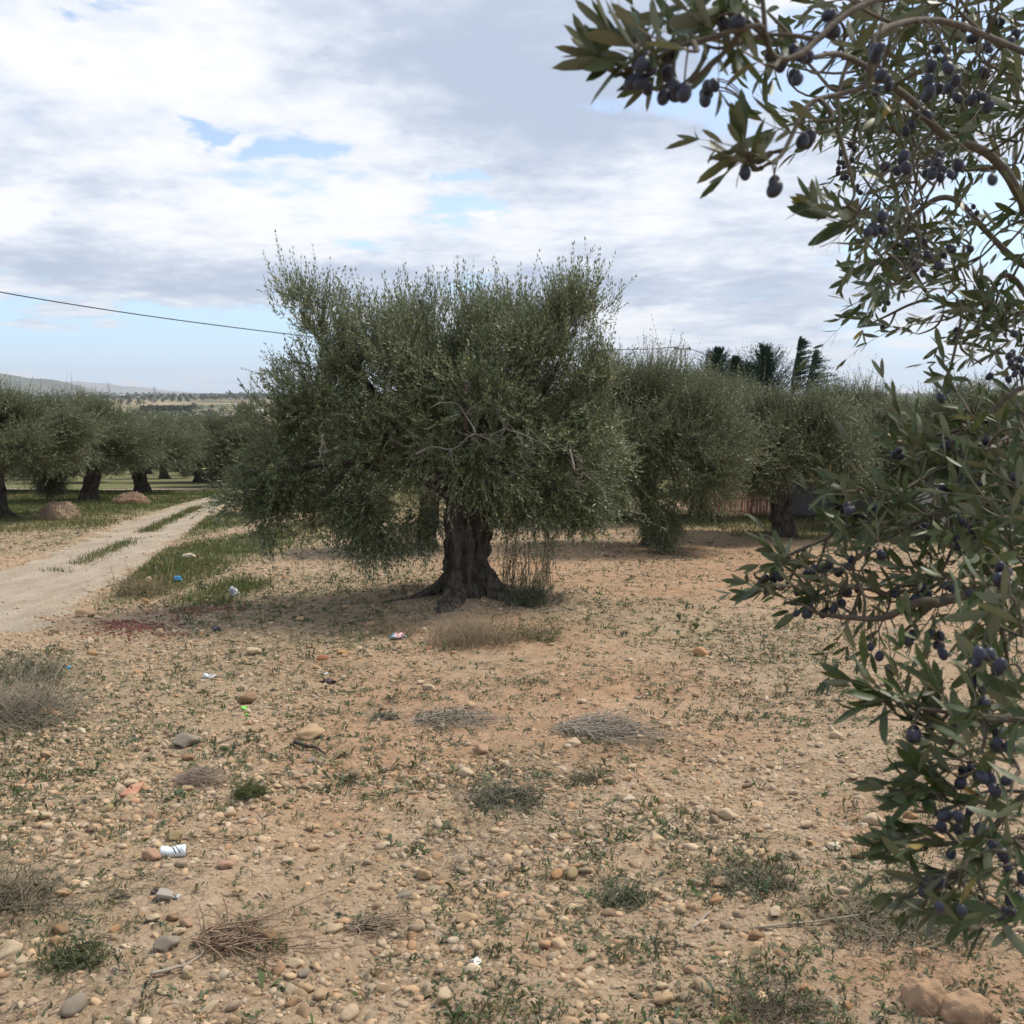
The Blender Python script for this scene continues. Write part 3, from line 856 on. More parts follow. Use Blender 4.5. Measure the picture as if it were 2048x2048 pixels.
# ---- generic background olive, three crown shapes; each has trunk and crown
def bg_tree(name, seed, n, leaf, lean, Wd, Ht, wr=.22, trunk_r=.135, node=.03, low=.80, sides=40):
    root = bpy.data.objects.new(name, None); COL.objects.link(root)
    R_ = np.random.default_rng(seed)
    limbs = []
    for k in range(5):
        a = k * 1.256 + seed
        e = np.array([math.cos(a) * Wd * .55, math.sin(a) * Wd * .55, Ht * R_.uniform(.55, .8)])
        limbs.append(([np.array([lean[0], lean[1], Ht * .30]), np.array([e[0] * .35 + lean[0], e[1] * .35 + lean[1], Ht * .42]), e], .10, .025))
    trunk_obj(root, (0, 0, -.05), Ht * .40, trunk_r, lean, seed, flare=1.6, limbs=limbs, sides=sides, rows=36)
    cl = [(0, 0, Ht * .62, Wd * .75, Wd * .75, Ht * .24, 1, .35)]
    for k in range(9):
        a = k * .7 + seed; q = R_.uniform(.6, .85)
        cl.append((math.cos(a) * Wd * q, math.sin(a) * Wd * q, Ht * R_.uniform(.48, .66), Wd * .34, Wd * .34, Ht * R_.uniform(.12, .18), 1, R_.uniform(-.15, .5)))
    for k in range(6):
        a = k * 1.1 + seed * 2
        q = R_.uniform(.12, .6)
        cl.append((math.cos(a) * Wd * q, math.sin(a) * Wd * q, Ht * (R_.uniform(.80, .90) - .22 * q), Wd * R_.uniform(.12, .25), Wd * .2, Ht * R_.uniform(.05, .12), 1.3, .9))
    for k in range(8):
        a = k * .8 + seed * 3
        cl.append((math.cos(a) * Wd * .85, math.sin(a) * Wd * .85, Ht * (low - .34), Wd * .16, Wd * .16, Ht * .09, .8, -.6))
    crown('crown', root, cl, n, leaf, seed + 100, node=node, wr=wr, gap=.34, gscale=2.4, tufts=150, tuft=.16, Lr=(.15, .34), twig=.004, tint=(.5, 1.6))
    return root


def copy_thing(src, loc, rot, scale, label, group, name=None):
    o = src.copy(); COL.objects.link(o)
    o.location = tuple(float(q) for q in loc); o.rotation_euler = (0, 0, rot); o.scale = scale
    tag(o, label, 'olive tree', group)
    for ch in src.children:
        c = ch.copy(); COL.objects.link(c); c.parent = o
    return o


protos = [bg_tree('olive_tree', 31 + i, nn, .055, ln, 1.30, 3.1) for i, (nn, ln) in enumerate([(15000, (.1, .0)), (15000, (.25, .05)), (15000, (-.12, .1))])]
used = set()


def place_olive(k, x, y, rot, s, label, group, dz=0.0):
    z = float(H(np.array(float(x)), np.array(float(y)))) + dz
    s = (s, s, s) if isinstance(s, (int, float)) else s
    if k not in used:
        used.add(k); o = protos[k]
        o.location = (float(x), float(y), z); o.rotation_euler = (0, 0, rot); o.scale = s
        return tag(o, label, 'olive tree', group)
    return copy_thing(protos[k], (x, y, z), rot, s, label, group)


GR = 'old olive trees of the orchard'
# second row and right side, placed by the foot of each trunk
for (px, py, k, rot, s, lab) in [
    (853, 1098, 0, .4, (.85, .85, .80), 'olive tree behind the big middle tree, thin trunk seen left of its trunk'),
    (1306, 1092, 1, 2.2, (1.0, 1.0, .98), 'olive tree touching the right side of the big middle tree, with low hanging foliage'),
    (1566, 1073, 2, 1.1, (1.08, 1.08, .90), 'olive tree with dark straight trunk before the red cane fence and pale wall'),
]:
    g = G(px, py)
    o_ = place_olive(k, g[0], g[1], rot, s, lab, GR)
    if px == 1306:
        yy = g[1] - .9
        cu = [cpx(1325, 1048, yy, 34, 34, .25, 2.2, -.6), cpx(1300, 1000, yy, 55, 32, .4, 1.6, -.4), cpx(1400, 985, yy, 60, 28, .4, 1, -.4), cpx(1240, 960, yy, 50, 25, .4, 1, -.3)]
        sp_ = crown('sprouts', None, cu, 1900, .05, 77, node=.025, Lr=(.15, .3), tint=(.5, 1.5))
        me_ = sp_.data; co = np.empty(len(me_.vertices) * 3, np.float32); me_.vertices.foreach_get('co', co); co = co.reshape(-1, 3) - np.array(o_.location, np.float32)
        c0, s0 = math.cos(-rot), math.sin(-rot)
        co = np.stack([co[:, 0] * c0 - co[:, 1] * s0, co[:, 0] * s0 + co[:, 1] * c0, co[:, 2]], 1) / np.array(s, np.float32)
        me_.vertices.foreach_set('co', co.ravel()); me_.update(); sp_.parent = o_
# extra low curtain of foliage on the second tree, placed with the dead twigs of its face
for (px, y, k, rot, s, lab) in [
    (1230, 21.5, 1, .5, (1.20, 1.20, 1.08), 'olive tree behind the gap between the big middle tree and the next'),
    (1400, 23.0, 0, 2.0, (1.30, 1.30, 1.06), 'olive tree whose top shows below the four dark conifers'),
    (1690, 23.0, 1, 4.0, (1.20, 1.20, 1.0), 'olive tree behind and right of the one before the cane fence'),
    (1800, 20.5, 2, 5.2, (1.20, 1.20, .86), 'olive tree seen beyond the nearer branches, left of the right edge'),
    (1950, 19.0, 0, 1.5, (1.32, 1.32, .88), 'olive tree mostly hidden by the nearest olive branches at the right edge'),
    (2120, 21.0, 1, .2, (1.32, 1.32, .95), 'olive tree at the far right edge behind the nearest branches'),
    (1870, 30.0, 2, .8, (1.32, 1.32, 1.0), 'olive tree in the third row seen above the right hand crowns'),
    (1760, 33.0, 0, 3.0, (1.32, 1.32, 1.0), 'loose topped olive tree far behind the fence tree on its right'),
    (1500, 34.0, 1, 3.6, (1.32, 1.32, 1.1), 'olive tree right below the pair of wind bent conifers'),
    (2030, 34.0, 0, 3.6, (1.32, 1.32, 1.1), 'olive tree in the third row close to the right edge'),
    (1300, 33.0, 2, 2.6, (1.32, 1.32, 1.3), 'tall olive tree in the back row below the power line pole'),
    (-12, 22.5, 0, 2.4, (1.26, 1.26, .95), 'olive tree cut by the left edge with dark trunk nearest the track'),
    (170, 29.5, 1, .3, (1.22, 1.22, 1.0), 'olive tree with right leaning trunk beside the pale soil heap left of the track'),
    (282, 34.5, 2, 1.3, (1.20, 1.20, .86), 'olive tree with a short dark trunk behind the reddish soil heap'),
    (398, 45.0, 0, 2.3, (1.32, 1.32, .92), 'olive tree standing past the cross track where the main track bends'),
    (90, 36.0, 2, 4.3, (1.20, 1.20, .93), 'olive tree in the second row behind the left edge tree and the leaning one'),
    (-90, 33.0, 1, 4.9, (1.20, 1.20, 1.0), 'olive tree in the second row at the left edge'),
    (470, 40.0, 1, 1.9, (1.20, 1.20, .95), 'olive tree close behind the left side of the big middle crown'),
    (700, 27.0, 0, .9, (1.20, 1.20, .9), 'olive tree hidden behind the left half of the big middle crown'),
]:
    x = (px - 1024) / F * y * 1.0
    if px < 480: s = (s[0] * 1.14, s[1] * 1.14, s[2])
    place_olive(k, x, y, rot, s, lab, GR)
_r = random.Random(9)
cnt = 0
for iy in range(11):
    y = 44 + iy * 7.2
    for ix in range(-16, 9):
        x = ix * 6.2 + _r.uniform(-.9, .9) + (iy % 2) * 1.5
        yy = y + _r.uniform(-1.1, 1.1)
        px = 1024 + x / yy * F
        if px < -160 or px > 2150: continue
        if yy < 48 and (330 < px < 480): continue
        if 560 < px < 1150 and yy > 60: continue
        side = 'left' if px < 700 else 'right'
        lab = ('olive tree in the dense orchard rows beyond the pale cross track' if side == 'left' else 'olive tree in the back rows behind the crowns on the right')
        place_olive(_r.randrange(3), x, yy, _r.uniform(0, 6.28), (lambda q: (q, q, _r.uniform(.92, 1.1)))(_r.uniform(1.1, 1.35)), lab, 'olive trees of the dense orchard, ' + ('beyond the cross track' if side == 'left' else 'behind the right crowns'))
        cnt += 1
print('orchard', cnt)


# ------------------------------------------------------------------ gravel, weeds, grass (uncountable ground cover)
def stone_shape(sub, seed, ang=.25, flat=.6):
    V, T = {1: ICO1, 2: ICO2, 3: ICO3}[sub]
    V = V.copy(); R_ = np.random.default_rng(seed)
    for _ in range(5 + int(ang * 9)):        # chop facets
        n = norm(R_.normal(0, 1, 3)); h = R_.uniform(.60, .90)
        d = V @ n; V = V - np.clip(d - h, 0, None)[:, None] * n * min(1, .5 + .55 * ang)
    V = V * (1 + ang * (fbm(V[:, 0] * 1.4 + seed, V[:, 1] * 1.4, V[:, 2] * 1.4, seed=seed, oct=3) - .5))[:, None]
    V = V * np.array([1, R_.uniform(.6, .85), flat * R_.uniform(.75, 1.1)])
    return V, T


def rand_rot(n, R_, tiltmax=.5):
    a = R_.uniform(0, 2 * np.pi, n); b = R_.normal(0, tiltmax, n); c = R_.normal(0, tiltmax, n)
    ca, sa, cb, sb, cc, sc = np.cos(a), np.sin(a), np.cos(b), np.sin(b), np.cos(c), np.sin(c)
    M = np.empty((n, 3, 3))
    M[:, 0] = np.stack([ca * cb, ca * sb * sc - sa * cc, ca * sb * cc + sa * sc], 1)
    M[:, 1] = np.stack([sa * cb, sa * sb * sc + ca * cc, sa * sb * cc - ca * sc], 1)
    M[:, 2] = np.stack([-sb, cb * sc, cb * cc], 1)
    return M


SCOL = np.array([(1.0, .98, .95), (1.12, 1.02, .88), (1.0, .86, .72), (1.18, 1.16, 1.10), (.82, .78, .74), (1.0, .78, .62), (1.1, 1.0, .85), (.7, .62, .52)])


def sample_ground(n, R_, y0=1.7, y1=34., k=1.0, wid=.62):
    """points with density falling with distance"""
    u = R_.random(n)
    if abs(k - 1) < 1e-3: y = y0 * (y1 / y0) ** u
    else: y = (y0 ** (1 - k) + u * (y1 ** (1 - k) - y0 ** (1 - k))) ** (1 / (1 - k))
    x = R_.uniform(-1, 1, n) * (wid * y + (1.5 if n > 6000 else .6))
    return x, y


def build_gravel():
    R_ = np.random.default_rng(77)
    n = 400000
    x, y = sample_ground(n, R_, 1.6, 30, .95)
    p = .30 + .6 * blobs(x, y, PALE) - .16 * blobs(x, y, RED) + .22 * np.clip((y - 6) / 4, 0, 1) + 1.9 * (fbm(x * .9, y * .9, seed=61) - .5) + .8 * (fbm(x * 4, y * 4, seed=62) - .5) + .25 * np.clip(-x / y * 2, -.3, 1)
    p -= .55 * grass_m(x, y)
    tm = track_mask(x, y); p = np.where(tm > .5, .75 + .9 * (fbm(x * 1.5, y * .6, seed=19) - .5), p) + .35 * ((tm > .05) & (tm < .8))
    k = R_.random(n) < np.clip(p, .04, 1)
    x, y = x[k], y[k]; n = len(x)
    s = np.exp(R_.normal(0, .6, n)) * .0056 * np.clip(.8 + y * .07, .8, 2.0)
    s = s * np.where(R_.random(n) < .16, 2.3, 1)
    s = np.minimum(s, .032)
    z = H(x, y) + s * R_.uniform(-.35, .2, n)
    M = rand_rot(n, R_, .35)
    col = SCOL[R_.choice(len(SCOL), n, p=[.22, .18, .13, .07, .13, .10, .10, .07])] * R_.uniform(.6, 1.12, (n, 1))
    mb = MB()
    sh = [stone_shape(1, i, .8, .6) for i in range(6)] + [stone_shape(2, i + 10, .75, .6) for i in range(6)]
    which = R_.integers(0, 6, n) + np.where((y < 5.0) & (s > .009), 6, 0)
    for i, (V, T) in enumerate(sh):
        j = np.where(which == i)[0]
        if not len(j): continue
        W = np.einsum('nij,vj->nvi', M[j], V) * s[j][:, None, None] + np.stack([x[j], y[j], z[j]], -1)[:, None]
        TT = (T[None] + (np.arange(len(j)) * len(V))[:, None, None]).reshape(-1, 3)
        mb.add(W.reshape(-1, 3), TT, np.repeat(col[j], len(V), 0))
    tag(mb.build('gravel', M_gravel), 'small pale stones and chips strewn over the dry orchard soil', 'gravel', kind='stuff')


build_gravel()


def strips(pos, d, nrm, Ln, W, droop=.2):
    """2-segment pointed leaves (5 verts)"""
    n = len(pos)
    side = norm(np.cross(d, nrm)); Ln = Ln[:, None]; W = W[:, None]
    up = np.array([0, 0, 1.])
    m_ = pos + d * Ln * .55; e = pos + d * Ln - up * Ln * droop
    V = np.stack([pos - side * W * .2, pos + side * W * .2, m_ + side * W * .5, m_ - side * W * .5, e], 1)
    T = np.array([[0, 1, 2], [0, 2, 3], [3, 2, 4]])
    return V.reshape(-1, 3), (T[None] + (np.arange(n) * 5)[:, None, None]).reshape(-1, 3)


def weed_density(x, y):
    g = .60 * blobs(x, y, GREENISH) + .75 * grass_m(x, y)
    v = fbm(x * 1.7, y * 1.7, seed=91, oct=4)
    w = np.clip((v - .45) * 5, 0, 1) * (1 - .4 * blobs(x, y, RED))
    t = track_mask(x, y)
    return np.clip(.14 + w * .65 + g, 0, 1) * np.where(t > .15, .03, 1)


def build_weeds():
    R_ = np.random.default_rng(5)
    mb = MB()
    n = 125000
    x, y = sample_ground(n, R_, 1.6, 24, 1.0)
    k = R_.random(n) < weed_density(x, y) * .85
    x, y = x[k], y[k]; n = len(x)
    m_ = R_.integers(5, 13, n)
    idx = np.repeat(np.arange(n), m_)
    size = np.exp(R_.normal(0, .35, n)) * .0195 * np.clip(.95 + y * .04, .9, 1.5)
    tall = R_.random(n) < .35
    a = R_.uniform(0, 6.28, len(idx))
    el = np.where(tall[idx], R_.uniform(.5, 1.4, len(idx)), R_.uniform(.1, .8, len(idx)))
    d = np.stack([np.cos(a) * np.cos(el), np.sin(a) * np.cos(el), np.sin(el)], 1)
    pos = np.stack([x[idx], y[idx], np.zeros(len(idx))], 1) + R_.normal(0, .4, (len(idx), 3)) * size[idx][:, None] * np.array([1, 1, 0])
    pos[:, 2] = H(pos[:, 0], pos[:, 1]) + np.where(tall[idx], R_.uniform(0, .8, len(idx)) * size[idx], 0) - .002
    nr = np.tile([0, 0, 1.], (len(idx), 1)) + R_.normal(0, .4, (len(idx), 3))
    L_ = size[idx] * R_.uniform(.5, 1.3, len(idx))
    V, T = strips(pos, d, nr, L_, L_ * R_.uniform(.14, .34, len(idx)), .25)
    pc = np.stack([R_.uniform(.75, 1.3, n), R_.uniform(.8, 1.2, n), R_.uniform(.7, 1.2, n)], 1)
    dry = R_.random(n) < .22
    pc[dry] = np.array([2.2, 1.5, 1.6]) * R_.uniform(.7, 1.2, (dry.sum(), 1))
    mb.add(V, T, np.repeat(pc[idx] * R_.uniform(.8, 1.2, (len(idx), 1)), 5, 0))
    # yellow flower heads
    o = mb.build('weeds', [M_weed]); tag(o, 'low green weeds sprouting in loose patches on the dry soil', 'weeds', kind='stuff')
    # dry stems lying about
    mb = MB()
    n = 90000
    x, y = sample_ground(n, R_, 1.6, 20, 1.0)
    v = fbm(x * 1.3, y * 1.3, seed=55, oct=3)
    k = (R_.random(n) < np.clip((v - .42) * 3.2, .10, 1)) & (track_mask(x, y) < .1)
    x, y = x[k], y[k]; n = len(x)
    L_ = np.exp(R_.normal(0, .5, n)) * .055; a = R_.uniform(0, 6.28, n); b = R_.normal(0, .5, n)
    tt = np.linspace(0, 1, 5)
    ang = a[:, None] + b[:, None] * tt * 2
    X = x[:, None] + np.cumsum(np.cos(ang), 1) * L_[:, None] / 5; Y = y[:, None] + np.cumsum(np.sin(ang), 1) * L_[:, None] / 5
    Z = H(X, Y) + .004 + R_.uniform(0, .25, (n, 1)) * L_[:, None] * np.sin(tt * 2.6)[None]
    V, T = tubes_many(np.stack([X, Y, Z], -1), np.full((n, 5), .0011) * R_.uniform(.6, 1.6, (n, 1)), 3)
    c = R_.uniform(.3, 1.0, (n, 1)) * np.array([[1, .98, .95]])
    mb.add(V, T, np.repeat(c, 15, 0))
    tag(mb.build('plant_litter', [M_dry]), 'thin dry stems and twigs littering the soil', 'litter', kind='stuff')


build_weeds()


def build_grass():
    R_ = np.random.default_rng(15)
    mb = MB()
    n = 620000
    x, y = sample_ground(n, R_, 6, 36, .6, .60)
    k = R_.random(n) < (np.clip(blobs(x, y, GRASS) * 1.1, 0, 1) * np.clip(fbm(x * 1.6, y * 1.1, seed=81) * 3 - .6, 0, 1)) * (track_mask(x, y) < .35)
    x, y = x[k], y[k]
    # the strip of grass along the middle of the track
    yq = R_.uniform(13, 37, 9000)
    q = np.stack([np.interp(yq, _TY, _XC) + R_.normal(.05, .12, 9000) * np.interp(yq, _TY, _XW), yq], 1)
    kk = fbm(q[:, 0] * 1.2, q[:, 1] * 1.2, seed=83) > .47
    x = np.concatenate([x, q[kk, 0]]); y = np.concatenate([y, q[kk, 1]])
    n = len(x)
    L_ = R_.uniform(.03, .085, n) * (1 + .02 * y) * (.6 + .8 * fbm(x, y, seed=82))
    a = R_.uniform(0, 6.28, n); el = R_.uniform(.7, 1.5, n)
    d = np.stack([np.cos(a) * np.cos(el), np.sin(a) * np.cos(el), np.sin(el)], 1)
    side = norm(np.cross(d, R_.normal(0, 1, (n, 3)))) * (.0022 + .0002 * y)[:, None]
    p = np.stack([x, y, H(x, y) - .003], 1)
    V = np.stack([p - side, p + side, p + d * L_[:, None]], 1).reshape(-1, 3)
    c = np.stack([R_.uniform(.7, 1.3, n), R_.uniform(.75, 1.2, n), R_.uniform(.7, 1.2, n)], 1)
    dr = R_.random(n) < .07 + .45 * np.clip(fbm(x * .7, y * .7, seed=84) * 4 - 1.9, 0, 1)
    c[dr] = np.array([2.1, 1.45, 1.9]) * R_.uniform(.6, 1.1, (dr.sum(), 1))
    mb.add(V, np.arange(n * 3).reshape(-1, 3), np.repeat(c, 3, 0))
    tag(mb.build('grass', [M_grass]), 'short green grass along both sides of the track and in its middle', 'grass', kind='stuff')
    print('grass', n)


build_grass()

# ------------------------------------------------------------------ single stones
SMAT = {}
for nm, c in dict(cream=(1.15, 1.1, 1.02), tan=(1.0, .86, .7), grey=(.62, .64, .68), brown=(.62, .48, .36), orange=(.98, .70, .48), pink=(.95, .74, .68), white=(1.35, 1.4, 1.45), red=(.85, .42, .30), olive=(.72, .68, .50)).items():
    b1 = tuple(np.array((.47, .395, .30)) * c); b2 = tuple(np.array((.33, .255, .17)) * c)
    SMAT[nm] = mat(nm + '_stone', b1, .85, base2=b2, scale=22, detail=8, bump=.5, bscale=60, bdist=.006, wid=.45)
STONE_ME = {}


def stone_mesh(shape, cname):
    k = (shape, cname)
    if k not in STONE_ME:
        V, T = stone_shape(3, shape + 40, [.5, .95, .5, 1.0, .8, .5, .95, .8][shape % 8], [.7, .55, .8, .6, .45, .75, .5, .65][shape % 8])
        o = mesh_np('stone', V, T, SMAT[cname], smooth=False)
        me = o.data; bpy.data.objects.remove(o)
        me.polygons.foreach_set('use_smooth', np.ones(len(me.polygons), bool)); STONE_ME[k] = me
    return STONE_ME[k]


def put_stone(x, y, s, shape, cname, label, group=None, rot=None, sink=.25, tilt=.15, R_=rng):
    o = bpy.data.objects.new('stone', stone_mesh(shape, cname)); COL.objects.link(o)
    o.location = (float(x), float(y), float(H(np.array(float(x)), np.array(float(y)))) + s * (.45 - sink))
    o.rotation_euler = (float(R_.normal(0, tilt)), float(R_.normal(0, tilt)), float(R_.uniform(0, 6.28)) if rot is None else rot)
    o.scale = (s, s, s)
    return tag(o, label, 'stone', group)


# (px, py, width px, shape, colour, rotation, where it lies)
STN = [
    (22, 1910, 60, 4, 'cream', .6, 'long cream stone at the left edge near the bottom'),
    (148, 2020, 58, 2, 'grey', 1.2, 'flat grey brown slab standing at the bottom edge, left of centre'),
    (613, 1983, 32, 0, 'tan', .3, 'smooth round tan stone near the bottom, between two weed patches'),
    (699, 2034, 44, 2, 'cream', 1., 'cream rounded stone cut by the bottom edge'),
    (888, 1998, 46, 2, 'cream', 1.4, 'upright egg shaped cream stone near the bottom centre'),
    (331, 1897, 56, 3, 'grey', .2, 'blocky grey stone left of the brown twig tangle'),
    (357, 1868, 32, 1, 'cream', .2, 'cream stone wedged above the blocky grey one'),
    (450, 1736, 40, 1, 'pink', 0., 'flat pale pinkish stone right of the white can'),
    (303, 1718, 40, 0, 'pink', 0., 'rounded pink stone touching the white can on its left'),
    (350, 1678, 38, 3, 'olive', .8, 'greenish tan wedge stone just above the white can'),
    (626, 1660, 36, 1, 'tan', .1, 'peaked tan stone on bare orange soil at middle left'),
    (810, 1795, 38, 4, 'grey', .5, 'tilted flat grey cream stone below the centre'),
    (932, 1846, 50, 3, 'tan', .1, 'large tan stone with a brown flank low in the centre'),
    (668, 1864, 40, 1, 'cream', .1, 'flat cream stone right of the brown twig tangle'),
    (590, 1933, 36, 3, 'cream', .1, 'squarish pale stone above a grey one near the bottom'),
    (608, 1952, 36, 1, 'grey', .9, 'grey stone directly below the squarish pale stone'),
    (536, 1880, 42, 0, 'brown', 0., 'grey brown boulder at the right end of the twig tangle'),
    (90, 1636, 32, 1, 'cream', 0., 'domed cream stone among weeds near the left edge'),
    (308, 1840, 36, 4, 'cream', .1, 'oblong cream stone beside a dark brown one'),
    (345, 1840, 26, 0, 'brown', 0., 'dark brown stone beside the oblong cream one'),
    (372, 1852, 28, 0, 'pink', 0., 'purplish pink stone above the twig tangle'),
    (932, 1553, 34, 0, 'cream', 0., 'rounded whitish cream stone left of the grey green thistle patch'),
    (119, 1866, 34, 0, 'brown', 0., 'dull brown round stone among leafy weeds at the lower left'),
    (574, 1724, 26, 1, 'cream', 0., 'small cream stone on a ridge of orange soil'),
    (1453, 1636, 38, 0, 'cream', .1, 'smooth oval whitish stone right of centre'),
    (1325, 2005, 52, 1, 'tan', 0., 'big domed tan stone at the bottom right of centre'),
    (1380, 1946, 30, 0, 'pink', 0., 'round mauve grey stone just above the big domed one'),
    (1440, 1770, 38, 3, 'tan', .2, 'tan stone with a flat top right of the green tuft'),
    (1433, 1804, 34, 4, 'orange', .2, 'oblong orange tan stone under the flat topped one'),
    (1113, 1754, 32, 2, 'orange', 1., 'upright orange brown stone left of the green tuft'),
    (1144, 1752, 34, 2, 'olive', 1.3, 'upright olive grey stone beside the orange brown one'),
    (1323, 1976, 30, 1, 'cream', 0., 'cream stone behind the big domed one'),
    (1550, 1831, 32, 3, 'cream', .5, 'angular cream stone above the dry twigs at lower right'),
    (1670, 1698, 34, 4, 'white', -.6, 'white elongated pebble alone on bare soil, lower right'),
    (1613, 1654, 34, 1, 'cream', .4, 'knobbly cream stone right of the smooth oval one'),
    (1718, 1715, 44, 1, 'brown', .0, 'reddish brown earthy stone near the lowest olive leaves'),
    (1745, 1648, 42, 0, 'cream', .2, 'large pale stone at the tip of the lower olive branch'),
    (1768, 1671, 30, 0, 'cream', .3, 'pale stone just right and below the large pale one'),
    (1797, 1681, 32, 4, 'cream', -.5, 'flat pale stone half behind an olive leaf'),
    (1512, 1878, 34, 0, 'brown', .3, 'brown and tan stone at the lower right of centre'),
    (1148, 1490, 34, 4, 'cream', .1, 'flat cream stone below the long grey brush pile'),
    (1402, 1311, 32, 0, 'orange', .1, 'oval orange tan stone on bare soil right of the trunk mound'),
    (1672, 1476, 28, 0, 'cream', .1, 'pale rounded stone left of the olive branch fruits'),
    (1697, 2016, 28, 0, 'orange', 1.3, 'upright tan egg shaped stone at the lower right'),
    (1611, 1983, 30, 0, 'orange', .3, 'tan orange stone near the bottom right'),
    (370, 1492, 56, 3, 'grey', .1, 'big blocky grey rock above the pale dry grass clump'),
    (376, 1520, 30, 1, 'brown', .1, 'small brown stone under the front of the grey rock'),
    (495, 1406, 38, 5, 'brown', .1, 'smooth rounded brown stone above the green scrap'),
    (98, 1438, 48, 3, 'orange', .1, 'orange yellow rock beside the dry thorn bush'),
    (623, 1475, 64, 4, 'tan', .4, 'long pale slab lying slanted with a dark stick below it'),
    (645, 1320, 20, 2, 'red', .1, 'small orange red round stone left of the trunk mound'),
    (507, 1308, 34, 1, 'cream', .2, 'cream stone on the grassy ground left of the litter packet'),
    (627, 1700, 30, 1, 'tan', .2, 'tan stone below the peaked one'),
    (375, 1582, 28, 1, 'tan', .2, 'tan angular stone under the pale dry grass clump'),
    (163, 1466, 20, 0, 'white', .1, 'small white stone right of the dry thorn bush'),
    (174, 1232, 46, 4, 'tan', .1, 'long flat stone on the near border of the track'),
    (377, 1118, 30, 1, 'white', .1, 'whitish stone in the grass beyond the track border'),
    (262, 1572, 34, 1, 'cream', .1, 'cream stone behind the red brick shard'),
    (1706, 1557, 28, 4, 'cream', .1, 'flat cream stone left of the hanging olive cluster'),
    (1258, 1602, 28, 4, 'white', .1, 'thin whitish stone tilted on the soil near the centre right'),
]
SR = np.random.default_rng(3)
sxy = []
for px, py, w, sh, cn, rot, lab in STN:
    g = G(px, py); s = w / F * g[1] / 1.85
    put_stone(g[0], g[1], s, sh, cn, lab, None, rot, .12, .12, SR); sxy.append((g[0], g[1]))
n_more = 300 - len(STN) - 1
xs, ys = sample_ground(6000, SR, 1.9, 13, 1.0, .52)
pp = .3 + .5 * blobs(xs, ys, PALE) + .9 * (fbm(xs, ys, seed=66) - .5) + .5 * np.clip(-xs / ys * 1.6, -.4, 1)
ok = (SR.random(6000) < np.clip(pp, .05, 1)) & (track_mask(xs, ys) < .3)
c_ = 0
GROUPS = {(0, 0): ('small pale limestone stone lying loose on the stony left foreground', 'stones on the stony left foreground'),
          (1, 0): ('small pale limestone stone lying on the orange soil of the right foreground', 'stones on the right foreground soil'),
          (0, 1): ('pale stone scattered on the ground between the track and the big tree', 'stones between the track and the big tree'),
          (1, 1): ('pale stone scattered on the open soil right of the big tree', 'stones on the open soil right of the big tree')}
for x, y in zip(xs[ok], ys[ok]):
    if c_ >= n_more: break
    if any((x - a) ** 2 + (y - b) ** 2 < .012 for a, b in sxy): continue
    sxy.append((x, y)); c_ += 1
    s = float(np.exp(SR.normal(0, .3)) * .022 * np.clip(.75 + y * .09, .8, 1.6))
    lab, grp = GROUPS[(int(x > -.03 * y), int(y > 6.5))]
    put_stone(x, y, s, int(SR.integers(0, 8)), str(SR.choice(['cream', 'tan', 'cream', 'orange', 'grey', 'olive', 'pink', 'tan'], p=[.3, .22, .12, .1, .08, .06, .05, .07])), lab, grp, None, SR.uniform(.12, .42), .35, SR)


# soil heaps and clods
def heap(name, px, py, wpx, hpx, label, cat, m_, seed, grit=True, bump=.25):
    g = G(px, py); s = wpx / F * g[1] / 2; hh = hpx / F * g[1]
    V, T = ICO4; V = V.copy()
    k = fbm(V[:, 0] * 2 + seed, V[:, 1] * 2, V[:, 2] * 2, seed=seed, oct=5) - .5
    V = V * (1 + bump * 3.2 * k + .12 * (fbm(V[:, 0] * 9, V[:, 1] * 9, V[:, 2] * 9, seed=seed) - .5))[:, None] * np.array([s, s * .8, hh])
    V[:, 2] = np.where(V[:, 2] < 0, V[:, 2] * .3, V[:, 2])
    mb = MB(); mb.add(V + g - (0, 0, .03 * hh), T)
    if grit:
        R_ = np.random.default_rng(seed)
        for _ in range(700):
            j = R_.integers(len(V)); q = V[j]
            if q[2] < .1 * hh: continue
            W, TT = stone_shape(1, int(R_.integers(30)), .5, .7)
            mb.add((W * s * R_.uniform(.02, .06)) @ rand_rot(1, R_, .8)[0].T + q + g, TT, R_.uniform(.45, .8), 1)
    return tag(mb.build(name, [m_, M_gravel], loc=g), label, cat)


heap('soil_heap', 120, 1037, 84, 33, 'pale heap of earth and stones beside the leaning olive trunk left of the track', 'soil heap', mat('heap_earth', (.27, .20, .135), .95, base2=(.17, .12, .08), scale=6, bump=.7, bscale=20), 5)
heap('soil_heap', 262, 1008, 76, 24, 'reddish heap of earth in front of the farther trunk left of the track', 'soil heap', mat('red_heap_earth', (.25, .15, .10), .95, base2=(.17, .11, .07), scale=6, bump=.7, bscale=20), 8)
heap('soil_clod', 1850, 2010, 100, 62, 'big cracked lump of orange soil at the lower right corner', 'soil clod', M_soilclod, 4, False, .2)
heap('soil_clod', 1935, 2030, 110, 50, 'broad rounded soil lump right of the cracked one in the corner', 'soil clod', M_soilclod, 9, False, .2)


